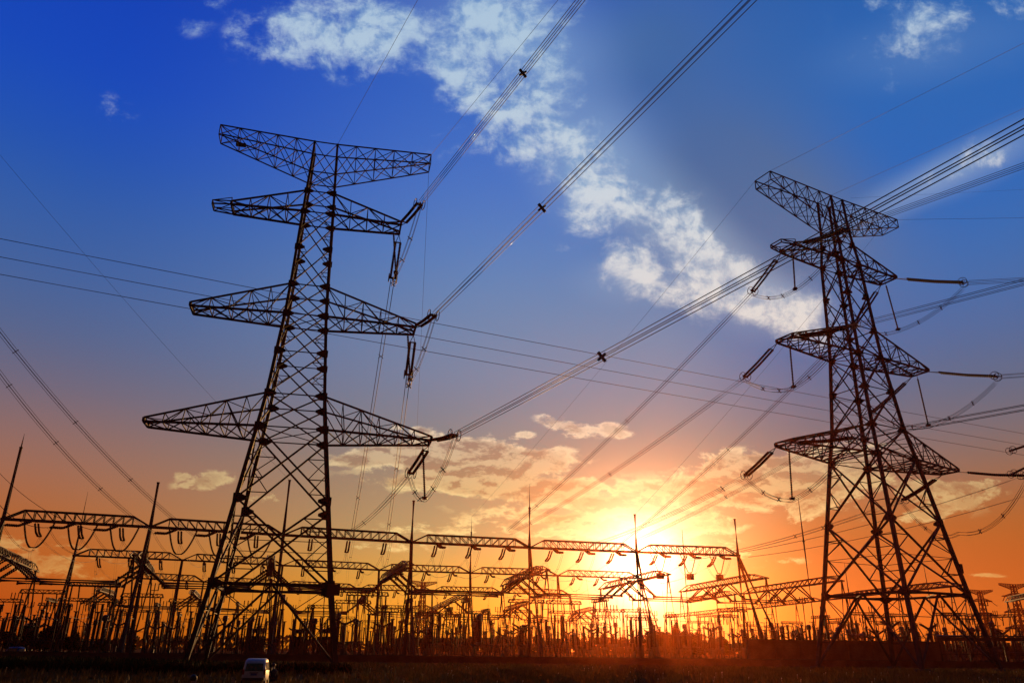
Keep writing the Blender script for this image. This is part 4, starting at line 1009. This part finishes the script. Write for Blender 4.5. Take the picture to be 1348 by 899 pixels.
for k in range(34):
    px = 528 + k * 13.6; plant((TP3, TP2)[k % 2] if k % 3 else TP3, px, rnd.uniform(330, 372), rnd.uniform(1.15, 1.55), 'dark bush in the hedge line behind the switchgear, %s from the left' % ORD[k], 'bushes behind the switchgear')
for k, px in enumerate((868, 884, 902, 913)): plant(TP3, px, 262 + k * 3, 1.55, 'rounded bush right of the sun behind the posts, %s from the left' % ORD[k], 'rounded bushes right of the sun')
for k in range(16): plant(TP3, 1250 + k * 8.5, rnd.uniform(280, 330), rnd.uniform(.9, 1.2), 'dark bush behind the pipe bridge, %s from the left' % ORD[k], 'bushes behind the pipe bridge')
for k, px in enumerate((230, 252, 275, 300, 318, 418, 446, 466, 490, 512)): plant(TP3, px, 330 + rnd.uniform(-10, 10), rnd.uniform(.7, 1.0), 'low bush behind the left tower legs, %s from the left' % ORD[k], 'low bushes behind the left tower')

# ------------------------------------------------------------------ minivans
def minivan(paint, label, loc, rz):
    r = thing('minivan', label, 'van', loc, rz)            # heads along +y
    st = [(-1.95, .45, 1.05, .70), (-1.9, .34, 1.5, .76), (-1.7, .28, 1.78, .80), (-1.0, .25, 1.86, .82), (.3, .25, 1.86, .82), (.75, .25, 1.74, .82), (1.3, .26, 1.08, .81), (1.75, .3, .98, .76), (1.95, .38, .8, .66)]
    m = MB(); n = None
    for y, z0, z1, w in st:
        i = len(m.v); bw = min(w, .82); zt = max(z1, 1.0); tw = w * (.86 if z1 > 1.3 else .93); mid = min(1.0, z1 - .06)
        for x, z in ((-w * .92, z0), (w * .92, z0), (w, z0 + .2), (w, mid), (tw, z1 - .1), (tw * .85, z1), (-tw * .85, z1), (-tw, z1 - .1), (-w, mid), (-w, z0 + .2)): m.v.append(V((x, y, z)))
        if n is not None:
            for j in range(10): m.f.append((n + j, n + (j + 1) % 10, i + (j + 1) % 10, i + j))
        else: m.f.append(tuple(range(i + 9, i - 1, -1)))
        n = i
    m.f.append(tuple(range(n, n + 10))); b = m.build('body', paint, r, True); b.data.polygons.foreach_set('use_smooth', [True] * len(b.data.polygons))
    def quad(pts, off=.012, th=.02):
        q = MB(); p = [V(x) for x in pts]; nn = (p[1] - p[0]).cross(p[2] - p[0]).normalized(); q.v += [x + nn * off for x in p] + [x - nn * th for x in p]; k = len(p)
        q.f += [tuple(range(k)), tuple(range(2 * k - 1, k - 1, -1))] + [(j, j + k, (j + 1) % k + k, (j + 1) % k) for j in range(k)]; return q
    quad([(-.62, -1.955, 1.04), (.62, -1.955, 1.04), (.56, -1.885, 1.54), (-.56, -1.885, 1.54)], .03).build('rear_window', GLASS, r)
    quad([(.64, 1.3, 1.12), (-.64, 1.3, 1.12), (-.6, .82, 1.68), (.6, .82, 1.68)], .03).build('windscreen', GLASS, r)
    for s in (-1, 1):
        for y0, y1 in ((-1.6, -.62), (-.54, .28), (.36, .86)):
            p = [(s * .815, y0, 1.08), (s * .815, y1, 1.08), (s * .74, min(y1, .72), 1.62), (s * .74, y0 + .05, 1.62)]
            quad(p if s > 0 else p[::-1], .012).build('side_window', GLASS, r)
        q = MB(); q.box((s * .73, -1.93, .98), (.14, .08, .34)); q.build('tail_light', LAMPR, r)
        q = MB(); q.box((s * .58, 1.9, .72), (.26, .1, .16)); q.build('headlight', FIT, r)
        q = MB(); q.box((s * .95, .72, 1.12), (.16, .1, .2)); q.bar((s * .8, .72, 1.05), (s * .93, .72, 1.1), .04); q.build('mirror', PLASTIC, r)
        q = MB(); q.box((s * .835, .15, .92), (.02, .2, .04)); q.build('door_handle', PLASTIC, r)
        for y in (-1.22, 1.25):
            q = MB(); q.lathe((s * .64, y, .3), (s * .83, y, .3), [(0, .27), (.1, .3), (.9, .3), (1, .27)], 18); w = q.build('wheel', RUBBER, r); q = MB(); q.lathe((s * .8, y, .3), (s * .84, y, .3), [(0, .19), (1, .16)], 12); q.build('rim', FIT, w)
    q = MB(); q.box((0, -1.98, .5), (1.5, .14, .2)); q.build('bumper', PLASTIC, r); q = MB(); q.box((0, 1.98, .48), (1.4, .14, .22)); q.build('bumper', PLASTIC, r)
    q = MB(); q.box((0, -1.975, .82), (.44, .03, .14)); q.build('number_plate', PLATEM, r); q = MB(); q.box((0, -1.97, .93), (.6, .05, .05)); q.build('trim_strip', FIT, r)
    return r
p = gnd(341, 46.5); van = minivan(SILVER, 'silver minivan seen from behind, parked in the field beside the left tower', p, R(12)); van.scale = (.75, .75, .75)
p = gnd(19, 140); van = minivan(BLUEP, 'small blue minivan behind the wall at the far left', p, R(70)); van.scale = (.9, .9, .9)

# ------------------------------------------------------------------ people
def skin_obj(name, joints, edges, m_, parent, sub=2):
    me = bpy.data.meshes.new(name); me.from_pydata([j[0] for j in joints], edges, []); me.materials.append(m_); o = bpy.data.objects.new(name, me); col.objects.link(o); o.parent = parent
    o.modifiers.new('skin', 'SKIN'); sv = me.skin_vertices[0].data
    for k, j in enumerate(joints):
        rr = j[1]; sv[k].radius = rr if hasattr(rr, '__len__') else (rr, rr)
        sv[k].use_root = k == 0
    s = o.modifiers.new('sub', 'SUBSURF'); s.levels = s.render_levels = sub
    me.polygons.foreach_set('use_smooth', [True] * len(me.polygons)); return o
def crouching(label, loc, rz, coat):
    r = thing('person', label, 'person', loc, rz, 'people in the field')
    J = [((0, 0, .32), .15), ((0, .02, .52), .14), ((0, .06, .72), (.17, .12)), ((0, .07, .80), .07), ((0, .09, .9), .09), ((0, .1, .99), .1), ((0, .1, 1.06), .06)]
    E_ = [(0, 1), (1, 2), (2, 3), (3, 4), (4, 5), (5, 6)]
    for s in (-1, 1):
        k = len(J); J += [((s * .12, .04, .3), .1), ((s * .17, .42, .46), .075), ((s * .15, .18, .1), .055), ((s * .16, .2, .04), .05), ((s * .17, .34, .03), .035)]; E_ += [(0, k), (k, k + 1), (k + 1, k + 2), (k + 2, k + 3), (k + 3, k + 4)]
        k = len(J); J += [((s * .19, .06, .7), .062), ((s * .25, .16, .5), .048), ((s * .14, .4, .5), .038), ((s * .1, .46, .5), .036)]; E_ += [(2, k), (k, k + 1), (k + 1, k + 2), (k + 2, k + 3)]
        for f in range(4): q = len(J); J += [((s * (.07 + f * .018), .52 + .012 * f, .5 - .01 * f), .011), ((s * (.07 + f * .018), .55 + .012 * f, .475), .009)]; E_ += [(k + 3, q), (q, q + 1)]
        q = len(J); J.append(((s * .05, .47, .53), .012)); E_.append((k + 3, q))
    skin_obj('body', J, E_, SKIN, r)
    C = [((0, -.005, .36), (.19, .17)), ((0, .015, .54), (.18, .16)), ((0, .055, .72), (.205, .15)), ((0, .07, .79), .1)]; CE = [(0, 1), (1, 2), (2, 3)]
    for s in (-1, 1): k = len(C); C += [((s * .19, .06, .7), .085), ((s * .25, .16, .5), .065), ((s * .16, .37, .5), .052)]; CE += [(2, k), (k, k + 1), (k + 1, k + 2)]
    skin_obj('jacket', C, CE, coat, r)
    T_ = [((0, 0, .3), (.2, .18))]; TE = []
    for s in (-1, 1): k = len(T_); T_ += [((s * .12, .04, .3), .125), ((s * .17, .43, .46), .095), ((s * .15, .18, .1), .072)]; TE += [(0, k), (k, k + 1), (k + 1, k + 2)]
    skin_obj('trousers', T_, TE, DARKC, r)
    m = MB()
    for k in range(9):
        t = k / 8; 
    m.lathe((0, .06, .93), (0, .06, 1.125), [(0, .085), (.25, .112), (.6, .108), (.85, .07), (1, .01)], 14); m.build('hair', HAIR, r, True)
    return r
p = gnd(258, 27.5); crouching('person crouching in a red jacket at the bottom edge, only head and shoulders showing', p, R(-40), REDC)
p = gnd(363, 49); crouching('person in dark clothes crouching in the grass right of the silver minivan', p, R(30), DARKC)

# ------------------------------------------------------------------ air
def haze():
    m = MB(); m.box((0, 640, 36.8), (2560, 1540, 76)); o = m.build('haze', None or bpy.data.materials.new('evening_air'))
    mt = o.data.materials[0]; mt.use_nodes = True; t = mt.node_tree; t.nodes.clear()
    v = t.nodes.new('ShaderNodeVolumePrincipled'); v.inputs['Color'].default_value = (1, .2, .04, 1); v.inputs['Density'].default_value = HAZE; v.inputs['Anisotropy'].default_value = .9
    ou = t.nodes.new('ShaderNodeOutputMaterial'); t.links.new(v.outputs[0], ou.inputs['Volume']); tag(o, 'warm evening haze thickening toward the sun', 'haze'); o['kind'] = 'stuff'; o.visible_shadow = True
HAZE = 0.0001
haze()
